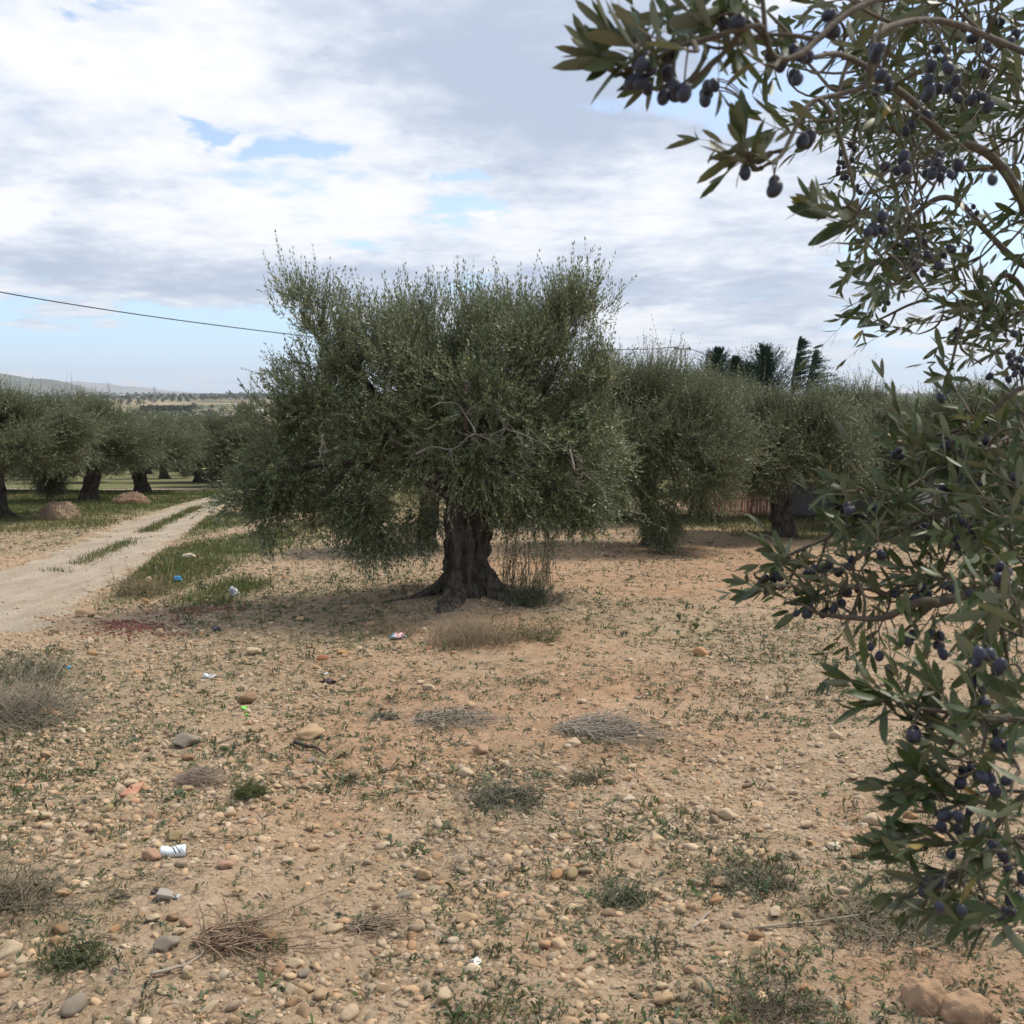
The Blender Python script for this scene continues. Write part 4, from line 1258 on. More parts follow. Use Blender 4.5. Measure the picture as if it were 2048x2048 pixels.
# ------------------------------------------------------------------ dry bushes, brush piles, tufts
def brush(name, px, py, wpx, hpx, n, label, cat, col, seed, mode='bush', Ls=.35, green=0, rad=.0013, direction=None, depth=None):
    g = G(px, py); W = wpx / F * g[1] / 2; Hh = hpx / F * g[1]
    R_ = np.random.default_rng(seed)
    D = W * .7 if depth is None else depth
    x = g[0] + R_.uniform(-1, 1, n) * R_.random(n) ** .3 * W; y = g[1] + R_.normal(0, .5, n) * D
    K = 7; tt = np.linspace(0, 1, K)
    base = np.stack([x, y, H(x, y)], 1)
    if mode == 'pile':
        a = R_.normal(direction or 0, .55, n); el = R_.normal(.05, .09, n)
        base[:, 2] += R_.random(n) * Hh * .5 * np.exp(-((x - g[0]) / W) ** 2)
        lf = R_.normal(-.05, .10, n)
    elif mode == 'bush':
        a = R_.uniform(0, 6.28, n); el = R_.uniform(.05, 1.15, n); lf = R_.normal(-.3, .35, n)
    else:
        a = R_.uniform(0, 6.28, n); el = R_.uniform(.9, 1.5, n); lf = R_.normal(-.1, .15, n)
    d = np.stack([np.cos(a) * np.cos(el), np.sin(a) * np.cos(el), np.sin(el)], 1)
    L_ = Ls * .85 * R_.uniform(.3, 1.15, n)
    lat = R_.normal(0, .5, (n, 3)) * np.array([1, 1, .2 if mode == 'pile' else .7])
    Pt = base[:, None] + d[:, None] * (L_[:, None] * tt)[..., None] + (lat + np.array([0, 0, 1]) * lf[:, None])[:, None] * (L_[:, None] * tt ** 2)[..., None]
    Pt += R_.normal(0, .012, Pt.shape) * L_[:, None, None] * tt[None, :, None]
    Pt[..., 2] = np.maximum(Pt[..., 2], H(Pt[..., 0], Pt[..., 1]) + .002)
    c = np.array(col) * R_.uniform(.6, 1.35, (n, 1)); n = len(c)
    mb = MB()
    V, T = tubes_many(Pt, rad * (1.2 - .8 * tt)[None] * R_.uniform(.6, 1.7, (n, 1)), 3)
    mb.add(V, T, np.repeat(c, K * 3, 0), 0)
    # side twiglets
    m_ = n * 2; i = R_.integers(0, n, m_); j = R_.integers(2, K - 1, m_)
    q = Pt[i, j]; dd = norm(R_.normal(0, 1, (m_, 3)) * np.array([1, 1, .4]) + d[i]) * (L_[i] * R_.uniform(.1, .35, m_))[:, None]
    P2 = q[:, None] + dd[:, None] * np.linspace(0, 1, 3)[None, :, None]
    V, T = tubes_many(P2, np.full((m_, 3), rad * .6), 3)
    mb.add(V, T, np.repeat(c[i], 9, 0), 0)
    if green:
        m_ = green; i = R_.integers(0, n, m_); j = R_.integers(0, K - 1, m_); q = Pt[i, j]
        dd = norm(R_.normal(0, 1, (m_, 3)) + np.array([0, 0, .5]))
        LL = R_.uniform(.012, .035, m_) * np.clip(g[1] / 5, .8, 1.6)
        V, T = strips(q, dd, R_.normal(0, 1, (m_, 3)), LL, LL * .28)
        mb.add(V, T, np.repeat(R_.uniform(.6, 1.2, (m_, 1)) * np.array([[1, 1, 1.]]), 5, 0), 1)
    return tag(mb.build(name, [M_dry, M_weed], loc=g), label, cat)


GRY = (1.05, 1.05, 1.08)
brush('dry_bush', 35, 1440, 190, 150, 1500, 'big grey dry thorny bush at the left edge below the track', 'dry bush', (1.0, 1.0, .98), 1, 'bush', .38, 1800, .0012)
brush('dry_bush', 40, 1350, 170, 70, 400, 'lower grey green scrub behind the big dry bush at the left edge', 'dry bush', (.9, .9, .8), 2, 'bush', .28, 1600)
brush('dry_bush', 10, 1800, 200, 90, 420, 'sprawling dry weed bush in the lower left at the frame edge', 'dry bush', (.85, .82, .74), 3, 'bush', .20, 900)
brush('brush_pile', 1165, 1463, 150, 40, 420, 'long pile of grey cut twigs lying in the open soil right of centre', 'brush pile', GRY, 4, 'pile', .30, 160, .0018, -.35)
brush('brush_pile', 880, 1440, 150, 30, 260, 'grey twig pile with green weeds left of the long brush pile', 'brush pile', GRY, 5, 'pile', .24, 260, .0016, -.3)
brush('brush_pile', 768, 1435, 60, 24, 120, 'short grey green twig heap at the left end of the twig piles', 'brush pile', GRY, 6, 'bush', .13, 160, .0014)
brush('twig_tangle', 440, 1890, 130, 62, 130, 'tangle of curved brown twigs in the lower left foreground', 'twigs', (.72, .58, .50), 7, 'pile', .26, 0, .0020, .35)
brush('dry_bush', 385, 1560, 95, 50, 330, 'pale mauve clump of fine dry grass under the grey rock', 'dry bush', (.95, .86, .88), 8, 'pile', .12, 0, .0009, -.3)
brush('dry_bush', 1010, 1600, 150, 66, 340, 'grey green thistle patch in the middle foreground', 'dry bush', (.9, .93, .92), 9, 'bush', .13, 1100, .0010)
brush('grass_tuft', 945, 1285, 190, 60, 900, 'pale dry grass standing at the front of the trunk mound', 'grass tuft', (.95, .88, .74), 10, 'tuft', .26, 0, .0013)
brush('grass_tuft', 1070, 1280, 120, 40, 300, 'sparse dry grass right of the trunk mound', 'grass tuft', (.8, .78, .6), 11, 'tuft', .18, 200, .0012)
brush('grass_tuft', 790, 1270, 110, 30, 160, 'thin dry stems on the left flank of the trunk mound', 'grass tuft', (.75, .68, .55), 12, 'tuft', .2, 0, .0012)
brush('grass_tuft', 498, 1592, 70, 34, 300, 'fresh green grass tuft on pale soil right of the grey rock', 'grass tuft', (.42, .55, .28), 13, 'tuft', .085, 260, .0011)
brush('dry_bush', 1245, 1800, 110, 50, 240, 'dark green spiky tuft right of the two upright stones', 'dry bush', (.7, .78, .65), 14, 'bush', .10, 700, .0010)
brush('dry_bush', 1500, 1770, 230, 44, 300, 'sprawling grey weed patch left of the lowest olive leaves', 'dry bush', (.85, .85, .82), 15, 'bush', .11, 1100, .0010)
brush('dry_bush', 1790, 1860, 330, 60, 420, 'wide mat of dry grey green stems below the olive branch', 'dry bush', (.9, .9, .84), 16, 'bush', .13, 900, .0011)
brush('dry_bush', 725, 1860, 110, 40, 160, 'flattened dry brown twigs below the centre', 'twigs', (.85, .75, .68), 17, 'pile', .14, 100, .0013, .1)
brush('dry_bush', 150, 1925, 130, 46, 160, 'leafy dark green weed clump near the lower left corner', 'weed clump', (.42, .5, .3), 18, 'bush', .09, 800, .0011)
brush('dry_bush', 1180, 1560, 100, 26, 120, 'low dry scrub right of the thistle patch', 'dry bush', (.66, .62, .56), 19, 'bush', .09, 300, .0010)
brush('dry_bush', 1545, 2020, 200, 50, 260, 'dead grey weeds along the bottom edge right of centre', 'dry bush', (.66, .62, .6), 20, 'bush', .10, 200, .0010)
brush('dry_bush', 700, 1560, 50, 20, 90, 'tiny dark dry tuft on the orange soil left of the thistle patch', 'dry bush', (.5, .46, .38), 21, 'bush', .07, 80, .0010)
brush('dry_bush', 285, 1190, 150, 40, 260, 'brown grey dry grass at the grassy bend beside the track', 'dry bush', (.8, .72, .55), 22, 'tuft', .3, 300, .0018)
brush('dry_bush', 640, 1050, 120, 40, 260, 'yellowish dry scrub under the left side of the big crown', 'dry bush', (.9, .75, .45), 23, 'bush', .35, 200, .002)
brush('dry_bush', 1235, 1030, 160, 40, 300, 'rust coloured dry scrub under the right side of the big crown', 'dry bush', (.8, .6, .42), 24, 'bush', .45, 0, .0025)


# ------------------------------------------------------------------ litter
def crumple(name, px, py, wpx, hpx, cols, label, cat, seed, amp=.6):
    g = G(px, py); s = wpx / F * g[1] / 2; hh = hpx / F * g[1] / 2
    V, T = ICO3; V = V.copy()
    R_ = np.random.default_rng(seed)
    k = fbm(V[:, 0] * 1.9 + seed, V[:, 1] * 1.9, V[:, 2] * 1.9, seed=seed, oct=4)
    V = V * (.15 + amp * 2.4 * k ** 1.6)[:, None] + .10 * R_.normal(0, 1, V.shape)
    V = V * np.array([s, s * .8, hh]) * 1.1
    mi = (fbm(V[T[:, 0], 0] / s * 1.3, V[T[:, 0], 2] / hh, seed=seed + 1, oct=1) * len(cols) * .999)
    mi = np.clip(((mi - len(cols) * .5) * 1.8 + len(cols) * .5), 0, len(cols) - 1).astype(int)
    ms = [mat(name + '_film_%s' % 'abc'[i], c, .4, spec=.5) for i, c in enumerate(cols)]
    o = mesh_np(name, V + g + np.array([0, 0, hh * .6]), T, ms, midx=mi, loc=g)
    return tag(o, label, cat)


crumple('plastic_bag', 355, 1163, 20, 16, [(.05, .33, .70), (.10, .45, .80)], 'crumpled bright blue plastic scrap in the grass beside the track', 'plastic bag', 1)
crumple('plastic_scrap', 135, 1338, 14, 9, [(.05, .36, .62)], 'tiny blue plastic scrap at the edge of the dry bush', 'litter', 2)
crumple('crumpled_bag', 466, 1192, 22, 30, [(.62, .64, .68), (.40, .42, .46)], 'crumpled grey white bag at the end of the green grass', 'plastic bag', 3)
crumple('litter_packet', 797, 1278, 36, 18, [(.75, .85, .86), (.03, .35, .38), (.62, .35, .38)], 'crumpled white and teal packet at the left foot of the trunk mound', 'litter', 4)
crumple('plastic_bag', 489, 1420, 22, 12, [(.22, .60, .10), (.3, .68, .16)], 'bright green plastic scrap under the rounded brown stone', 'plastic bag', 5)
crumple('plastic_scrap', 494, 1432, 10, 8, [(.25, .62, .12)], 'smaller green plastic crumb below the bright green scrap', 'litter', 6)
crumple('cloth_scrap', 417, 1356, 32, 13, [(.50, .52, .55)], 'flat grey cloth scrap among weeds left of the brown stone', 'cloth', 7)
crumple('dark_scrap', 432, 1262, 22, 16, [(.04, .04, .06), (.08, .08, .10)], 'dark crumpled rubber scrap on the ground right of the red grit', 'litter', 8)
crumple('dark_scrap', 658, 1366, 30, 12, [(.035, .025, .025), (.10, .06, .06)], 'thin black folded scrap below the orange red stone', 'litter', 9)
crumple('pale_scrap', 652, 1350, 14, 7, [(.45, .45, .47)], 'small grey scrap just above the black folded one', 'litter', 10)
crumple('paper_scrap', 952, 1930, 30, 24, [(.72, .70, .66)], 'crumpled white paper near the bottom centre', 'paper', 11)
crumple('plastic_scrap', 353, 1797, 20, 10, [(.55, .57, .58)], 'round grey plastic bit above the oblong cream stone', 'litter', 12)
crumple('bark_scrap', 314, 1785, 28, 9, [(.05, .035, .03)], 'short dark bark piece left of the round grey plastic bit', 'bark', 13)


def can():
    g = G(347, 1712); s = g[1] / F
    root = empty('drink_can', g, 'crushed white can with black strokes lying on stones at lower left', 'can')
    Lh, r = 52 * s / 2, 12.5 * s
    n, k = 40, 36
    t = np.linspace(-1, 1, n); th = np.arange(k) / k * 2 * np.pi
    T_, TH = np.meshgrid(t, th, indexing='ij')
    prof = r * np.where(np.abs(T_) > .93, .86, 1.0) * np.where(np.abs(T_) > .985, .9, 1)
    dent = 1 - .34 * np.exp(-((T_ + .15) / .3) ** 2) * np.clip(np.cos(TH - 1.4), 0, 1) - .28 * np.exp(-((T_ - .45) / .22) ** 2) * np.clip(np.cos(TH - 2.4), 0, 1)
    dent += .05 * (fbm(T_ * 4, TH * 2, seed=3) - .5)
    V = np.stack([T_ * Lh, np.cos(TH) * prof * dent, np.sin(TH) * prof * dent], -1).reshape(-1, 3)
    i = np.arange(n - 1)[:, None] * k; j = np.arange(k)[None]; q_ = (j + 1) % k
    q = np.stack([i + j, i + q_, i + k + q_, i + k + j], -1).reshape(-1, 4)
    Tn = np.concatenate([q[:, [0, 1, 2]], q[:, [0, 2, 3]]])
    c = len(V); V = np.concatenate([V, [[-Lh * .93, 0, 0], [Lh * .93, 0, 0]]])
    jj = np.arange(k); kk = (jj + 1) % k
    caps = np.concatenate([np.stack([np.full(k, c), kk, jj], 1), np.stack([np.full(k, c + 1), (n - 1) * k + jj, (n - 1) * k + kk], 1)])
    white = mat('can_paint', (.72, .80, .84), .35, base2=(.60, .68, .74), scale=60, spec=.5)
    alu = mat('can_metal', (.45, .45, .46), .35, metal=.8); dark = mat('can_print', (.03, .05, .06), .5)
    rot = .18; R = np.array([[math.cos(rot), -math.sin(rot), 0], [math.sin(rot), math.cos(rot), 0], [0, 0, 1]])
    def place(V): return V @ R.T + g + np.array([0, 0, r * .85])
    # black strokes as separate print patches
    Vb = place(V[:c + 2])
    vv = V.reshape(-1, 3)
    cen = vv[Tn].mean(1)
    ang = np.arctan2(cen[:, 2], cen[:, 1]); tx = cen[:, 0] / Lh
    fr = (ang > 1.4) & (ang < 3.1)
    strokes = fr & ((np.abs(tx - .05 - (ang - 2.2) * .22) < .055) | (np.abs(tx - .34 - (ang - 2.2) * .26) < .055))
    mesh_np('can_body', Vb, Tn, [white, dark], root, True, midx=strokes.astype(int), loc=g)
    mesh_np('can_end', place(V) + np.array([0, 0, 0.]), caps, alu, root, loc=g)


can()


def prism(name, pts_px, thick, m_, label, cat, lift=.015, tilt=0.):
    P_ = [G(*p) for p in pts_px]; c = np.mean(P_, 0)
    zz = np.array([lift + tilt * i for i in range(len(P_))])
    top = np.array([[p[0], p[1], c[2] + z + thick] for p, z in zip(P_, zz)]); bot = top - (0, 0, thick)
    n = len(P_); V = np.concatenate([top, bot])
    T = [[0, i, i + 1] for i in range(1, n - 1)] + [[n, n + i + 1, n + i] for i in range(1, n - 1)]
    for i in range(n):
        j = (i + 1) % n; T += [[i, n + i, n + j], [i, n + j, j]]
    o = mesh_np(name, V, T, m_, loc=c)
    bv = o.modifiers.new('edge', 'BEVEL'); bv.width = .003; bv.segments = 2
    return tag(o, label, cat)


prism('brick_shard', [(240, 1597), (272, 1598), (290, 1576), (264, 1584)], .013, mat('fired_clay', (.33, .135, .09), .9, base2=(.40, .24, .16), scale=30, bump=.3), 'flat red brick shard among stones in the left foreground', 'brick shard')
prism('wood_chip', [(312, 1804), (344, 1806), (348, 1795), (322, 1790)], .012, mat('grey_slate', (.30, .26, .23), .9), 'flat grey brown shard under the dark bark piece', 'shard')
mb = MB()
p = [G(a, c) + np.array([0, 0, .02]) for a, c in [(590, 1491), (612, 1499), (630, 1502), (650, 1515)]]
limb_mb(mb, p, .010, .006, 8, 20, seed=3)
tag(mb.build('stick', mat('dark_stick', (.05, .04, .035), .9, bump=.4), smooth=True), 'short black stick lying under the long pale slab', 'stick')
for (pts, r, lab) in [([(175, 1306), (215, 1314), (245, 1313)], .006, 'long thin brown stick on the ground right of the dry thorn bush'),
                      ([(430, 1490), (470, 1478), (520, 1476)], .004, 'thin pale straw right of the grey rock'),
                      ([(1385, 1862), (1410, 1840), (1422, 1828)], .005, 'pale forked straw standing out on the soil at lower right'),
                      ([(1220, 1815), (1240, 1780), (1232, 1758)], .004, 'pale bent straw rising from the dark green tuft'),
                      ([(1510, 1862), (1620, 1850), (1720, 1838), (1790, 1815)], .004, 'long thin root lying across the soil towards the olive branch'),
                      ([(300, 1955), (350, 1945), (390, 1925), (410, 1905)], .006, 'brown woody stem running into the twig tangle')]:
    mb = MB(); limb_mb(mb, [G(a, c) + np.array([0, 0, .012]) for a, c in pts], r * 1.1, r * .5, 6, 20, seed=len(lab), wob=.5)
    tag(mb.build('stick', M_dry, smooth=True), lab, 'stick')

# crushed red brick grit across the path mouth
R_ = np.random.default_rng(8); mb = MB()
for cx, cy, sx, sy, n in [(255, 1254, 60, 9, 420), (385, 1222, 60, 9, 200), (300, 1262, 110, 20, 200), (470, 1215, 30, 18, 80)]:
    for _ in range(n):
        g = G(cx + R_.normal(0, sx * .5), cy + R_.normal(0, sy * .5)) if _ % 6 == 0 else g + np.array([R_.normal(0, .06), R_.normal(0, .05), 0])
        V, T = stone_shape(1, int(R_.integers(20)), .5, .6)
        q = g.copy(); q[2] = float(H(np.array(q[0]), np.array(q[1]))) + .004
        mb.add((V * R_.uniform(.006, .02)) @ rand_rot(1, R_, .5)[0].T + q, T, R_.uniform(.6, 1.15))
tag(mb.build('brick_grit', mat('brick_grit_clay', (.26, .11, .08), .9, tint=True)), 'dark red crushed brick grit spread by the mouth of the track', 'brick grit', kind='stuff')


# ------------------------------------------------------------------ the near olive tree, its trunk just outside the right edge
def near_tree():
    R_ = np.random.default_rng(123)
    tx, ty = 2.35, 2.25
    b = np.array([tx, ty, float(H(np.array(tx), np.array(ty)))])
    root = empty('olive_tree', b, 'nearest olive tree, its leafy branches with black olives hanging along the right edge', 'olive tree', 'old olive trees of the orchard')
    crotch = b + np.array([-.05, 0, 1.15])
    trunk_obj(root, b + (0, 0, -.04), 1.2, .19, (-.05, 0), 8, flare=1.6, limbs=[], mat_=M_barknear)
    # branches as pixel + distance paths ending in the picture
    BR = [
        [(2330, 700, 2.2), (2110, 520, 2.1), (2048, 425, 2.0), (2000, 345, 1.9), (1935, 280, 1.8), (1880, 225, 1.7), (1800, 160, 1.5), (1700, 110, 1.3), (1610, 85, 1.2)],
        [(2200, 250, 1.9), (2080, 130, 1.6), (1960, 80, 1.4), (1840, 60, 1.3), (1740, 100, 1.2), (1700, 190, 1.2), (1620, 235, 1.15), (1555, 285, 1.1), (1510, 325, 1.1)],
        [(2150, 60, 1.4), (1960, -30, 1.2), (1750, 10, 1.1), (1620, 90, 1.05), (1500, 70, 1.0), (1380, 95, 1.0), (1265, 122, 1.0)],
        [(2300, 620, 2.6), (2100, 560, 2.5), (1990, 470, 2.5), (1900, 400, 2.5), (1840, 430, 2.5), (1790, 500, 2.5), (1830, 560, 2.4), (1850, 595, 2.4), (1790, 630, 2.4), (1740, 650, 2.4)],
        [(2300, 700, 2.3), (2120, 640, 2.2), (2040, 560, 2.2), (1990, 590, 2.2), (1970, 640, 2.2), (1930, 690, 2.2), (1960, 720, 2.1)],
        [(2350, 1150, 2.0), (2200, 1160, 1.8), (2048, 1172, 1.7), (1985, 1176, 1.65), (1900, 1190, 1.6), (1850, 1212, 1.6), (1800, 1218, 1.6), (1740, 1232, 1.6), (1660, 1228, 1.6), (1580, 1205, 1.6)],
        [(2300, 1000, 2.2), (2100, 960, 1.9), (1980, 990, 1.8), (1900, 1010, 1.8), (1780, 1043, 1.75), (1690, 1065, 1.7), (1620, 1095, 1.7), (1560, 1130, 1.7), (1530, 1165, 1.7)],
        [(2300, 900, 2.2), (2120, 880, 2.0), (2010, 900, 1.9), (1900, 930, 1.8), (1790, 990, 1.7), (1700, 985, 1.6)],
        [(2300, 820, 2.1), (2150, 800, 2.0), (2060, 790, 1.9), (1960, 850, 1.9), (1860, 870, 1.9), (1800, 860, 1.85)],
        [(2300, 1500, 1.7), (2150, 1480, 1.5), (2048, 1445, 1.4), (1960, 1440, 1.35), (1870, 1438, 1.3), (1810, 1440, 1.3)],
        [(2300, 1550, 1.6), (2150, 1560, 1.4), (2060, 1590, 1.3), (2000, 1620, 1.3), (1950, 1670, 1.3), (1880, 1690, 1.3), (1810, 1665, 1.3)],
        [(2300, 1700, 1.5), (2120, 1650, 1.3), (2040, 1660, 1.25), (1980, 1700, 1.25), (1900, 1760, 1.25), (1850, 1770, 1.25)],
    ]
    paths = []
    for k, pl in enumerate(BR):
        pts = [P(*q) for q in pl]
        st = crotch + np.array([0, 0, .25 if pl[0][1] < 900 else -.15])
        full = catmull([st, (st + pts[0]) / 2 + np.array([.05, 0, .12 if pl[0][1] < 900 else .0])] + pts, 70)
        t = np.linspace(0, 1, 70)
        r0 = [.0125, .0040, .0032, .0085, .008, .013, .006, .006, .006, .006, .006, .006][k]
        rad = r0 * (1 - t) ** .8 + .0016
        full = full + (np.stack([vnoise(t * 9, t * 0 + i, seed=k + 60) for i in range(3)], 1) - .5) * .035
        mb = MB(); V, T = tube(full, rad, 10)
        ctr = np.repeat(full, 10, 0); nn = len(ctr)
        V[:nn] = ctr + (V[:nn] - ctr) * (1 + .3 * (fbm(V[:nn, 0] * 60, V[:nn, 1] * 60, V[:nn, 2] * 60, seed=k) - .5))[:, None]
        mb.add(V, T)
        paths.append(full)
        mb.build('branch', [M_barknear], root, smooth=True, loc=root.location)
    allp = np.concatenate([p[22:] for p in paths])
    # leafy regions: centre px, radii px, near and far distance, number of shoots, leaf length, upward/left preference
    RG = [
        (1255, 105, 40, 30, .95, 1.05, 5, .060, (-.8, .1)), (1330, 60, 60, 45, .95, 1.1, 8, .060, (-.5, .1)), (1390, 50, 60, 45, 1.0, 1.2, 8, .058, (-.5, -.3)),
        (1480, 40, 60, 50, 1.0, 1.3, 12, .060, (-.5, .0)), (1580, 70, 60, 70, 1.1, 1.4, 14, .060, (-.4, .1)), (1690, 60, 90, 70, 1.1, 1.6, 22, .06, (-.2, .1)),
        (1820, 60, 90, 80, 1.1, 1.8, 32, .06, (-.1, .1)), (1960, 70, 100, 100, 1.2, 2.2, 42, .06, (0, 0)), (1720, 190, 80, 70, 1.2, 1.9, 30, .058, (-.3, 0)),
        (1850, 190, 80, 80, 1.3, 2.2, 40, .058, (-.2, -.1)), (1960, 200, 80, 80, 1.5, 2.5, 34, .055, (0, -.1)), (1640, 255, 50, 40, 1.3, 2.0, 11, .055, (-.6, -.1)),
        (1780, 280, 80, 50, 1.5, 2.4, 24, .052, (-.3, -.3)), (1900, 290, 80, 60, 1.6, 2.6, 24, .052, (-.2, -.2)), (2020, 300, 50, 60, 1.8, 2.5, 10, .055, (0, 0)),
        (1480, 300, 22, 20, 1.08, 1.14, 3, .050, (-.7, -.2)), (1560, 240, 40, 30, 1.1, 1.3, 5, .055, (-.6, -.1)),
        (1690, 420, 35, 18, 1.25, 1.4, 4, .062, (-.8, -.05)), (1760, 420, 50, 50, 1.5, 2.4, 16, .052, (-.5, -.4)), (1850, 430, 80, 50, 2.2, 2.9, 22, .055, (-.2, .2)),
        (1690, 340, 35, 40, 2.3, 2.9, 7, .048, (-.3, -.7)), (1820, 500, 70, 50, 1.8, 2.6, 20, .055, (-.3, -.3)), (1790, 560, 50, 40, 1.7, 2.5, 12, .06, (-.6, 0)),
        (1760, 610, 40, 25, 2.2, 2.5, 7, .055, (-.8, -.1)), (1750, 655, 20, 8, 2.3, 2.45, 2, .05, (-.9, -.3)), (1920, 590, 40, 30, 2.0, 2.4, 10, .06, (-.5, .2)), (1990, 590, 50, 50, 1.9, 2.4, 14, .058, (-.2, -.2)),
        (1950, 660, 50, 40, 2.0, 2.3, 10, .058, (-.7, -.2)), (2020, 690, 35, 60, 1.7, 2.2, 14, .055, (-.3, -.3)), (2010, 500, 40, 20, 1.6, 2.0, 4, .058, (-.6, 0)), (2030, 410, 20, 20, 1.6, 2.0, 3, .055, (-.6, 0)),
        (1885, 770, 18, 30, 1.7, 1.8, 4, .055, (-.2, .9)), (2000, 800, 60, 40, 1.8, 2.3, 12, .058, (-.3, .3)),
        (1930, 860, 90, 40, 1.8, 2.2, 22, .060, (-.3, .4)), (1830, 880, 50, 30, 1.7, 2.0, 9, .06, (-.4, .5)), (1970, 930, 90, 50, 1.6, 2.3, 34, .06, (-.3, .2)), (1850, 950, 80, 40, 1.6, 2.0, 18, .06, (-.5, .4)),
        (1730, 985, 50, 25, 1.55, 1.7, 7, .06, (-.8, .4)), (1660, 1040, 25, 25, 1.6, 1.75, 5, .052, (-.3, .9)), (1740, 1060, 60, 35, 1.6, 1.9, 13, .058, (-.5, .5)), (1850, 1040, 80, 40, 1.6, 2.1, 20, .058, (-.4, .3)),
        (1980, 1040, 80, 60, 1.5, 2.2, 34, .06, (-.2, .1)), (1560, 1100, 25, 20, 1.65, 1.75, 3, .045, (-.7, .6)), (1640, 1130, 55, 35, 1.6, 1.8, 11, .052, (-.5, .3)), (1760, 1140, 60, 35, 1.6, 1.9, 14, .055, (-.3, .5)),
        (1860, 1130, 60, 40, 1.5, 1.9, 14, .055, (-.2, .5)), (1980, 1150, 70, 50, 1.4, 1.9, 26, .06, (-.2, -.1)), (1620, 1200, 50, 22, 1.6, 1.7, 9, .05, (-.7, .1)), (1720, 1270, 45, 30, 1.6, 1.8, 7, .045, (-.3, -.8)),
        (1850, 1260, 40, 30, 1.6, 1.8, 4, .05, (-.2, -.8)), (2010, 1250, 50, 50, 1.2, 1.6, 20, .06, (-.3, -.2)), (1740, 1370, 35, 25, 1.3, 1.4, 4, .062, (-.9, .3)), (1850, 1370, 30, 20, 1.25, 1.4, 4, .055, (-.4, .5)),
        (1980, 1330, 60, 50, 1.1, 1.5, 18, .06, (-.4, -.2)), (1990, 1430, 60, 60, 1.1, 1.5, 26, .06, (-.3, 0)), (1890, 1440, 35, 25, 1.2, 1.4, 6, .055, (-.5, .4)), (1880, 1520, 50, 30, 1.25, 1.4, 10, .058, (-.6, .3)),
        (1990, 1530, 60, 50, 1.1, 1.4, 22, .06, (-.3, 0)), (1840, 1620, 45, 30, 1.25, 1.35, 6, .060, (-.8, .3)), (1960, 1630, 70, 50, 1.1, 1.4, 22, .058, (-.4, 0)), (1850, 1700, 50, 25, 1.2, 1.35, 8, .058, (-.8, .1)),
        (1970, 1720, 70, 50, 1.1, 1.35, 18, .056, (-.4, -.1)), (1880, 1780, 50, 25, 1.15, 1.3, 8, .056, (-.8, -.2)), (2010, 1790, 40, 40, 1.1, 1.3, 10, .056, (-.3, -.4)),
    ]
    B_, D_, LF, LN = [], [], [], []
    for cx, cy, rx, ry, d0, d1, n, lf, (gx, gz) in RG:
        if cy < 760 and cx > 1560 and d1 < 2.3: d0 += .25; d1 += .7; n *= .92
        lf = lf * .88
        if cy > 1280: n *= .48; gz += .15; gx -= .15
        for _ in range(max(2, int(round(n * .50)))):
            q = P(cx + R_.uniform(-1, 1) * rx, cy + R_.uniform(-1, 1) * ry, R_.uniform(d0, d1))
            dd = norm(np.array([gx - .15, 0, gz]) + R_.normal(0, .42, 3) * np.array([1, 1.2, 1]))
            ln = R_.uniform(.07, .17) * (d0 + d1) / 3
            B_.append(q - dd * ln * .5); D_.append(dd); LF.append(lf); LN.append(ln)
    for bx, by_, ex, ey, d in [(1880, 1575, 1745, 1548, 1.3), (1875, 1590, 1770, 1585, 1.3), (1870, 1640, 1725, 1645, 1.3), (1850, 1655, 1760, 1690, 1.28), (1860, 1700, 1750, 1712, 1.3), (1880, 1755, 1760, 1800, 1.25),
                               (1930, 1745, 1830, 1790, 1.25), (1830, 1430, 1735, 1345, 1.35), (1790, 1400, 1690, 1325, 1.35), (1860, 1440, 1860, 1370, 1.35), (1900, 1490, 1850, 1440, 1.3), (1900, 1560, 1830, 1510, 1.3), (1910, 1600, 1850, 1560, 1.3),
                               (1960, 1800, 1900, 1850, 1.2), (2010, 1850, 1960, 1880, 1.2), (1590, 1130, 1500, 1100, 1.7), (1560, 1180, 1490, 1160, 1.7), (1660, 1210, 1570, 1215, 1.65), (1700, 985, 1650, 950, 1.6), (1240, 130, 1160, 128, 1.0), (1280, 100, 1210, 40, 1.0),
                               (1290, 110, 1230, 85, 1.02), (1510, 330, 1440, 305, 1.12), (1505, 335, 1480, 270, 1.12), (1690, 435, 1610, 430, 1.3), (1700, 430, 1640, 465, 1.3), (1800, 560, 1740, 600, 1.7), (1770, 520, 1690, 540, 1.8)]:
        a, e = P(bx, by_, d), P(ex, ey, d + R_.normal(0, .03))
        L0 = np.linalg.norm(e - a); dd = (e - a) / L0
        for _ in range(2):
            B_.append(a + R_.normal(0, .006, 3)); D_.append(norm(dd + R_.normal(0, .16, 3))); LF.append(.056); LN.append(L0 * R_.uniform(.75, .95))
    B_, D_, LF, LN = map(np.array, (B_, D_, LF, LN))
    mb = MB()
    Pts = []
    for lf in sorted(set(LF)):
        i = np.where(LF == lf)[0]
        Pts.append(shoots_geo(mb, B_[i], D_[i], R_.normal(-.02, .2, len(i)), LN[i], lf, R_, rich=True, node=.025, wr=.225, bare=.05, twig=.0013, tint=(.75, 1.25), leafkeep=.84, angle=42))
    # connecting twigs from every shoot to the nearest branch
    CT = []
    tw = np.zeros((len(B_), 9, 3))
    near_d = np.array([np.linalg.norm(allp - q, axis=1).min() for q in B_])
    net = allp.copy(); hub = crotch
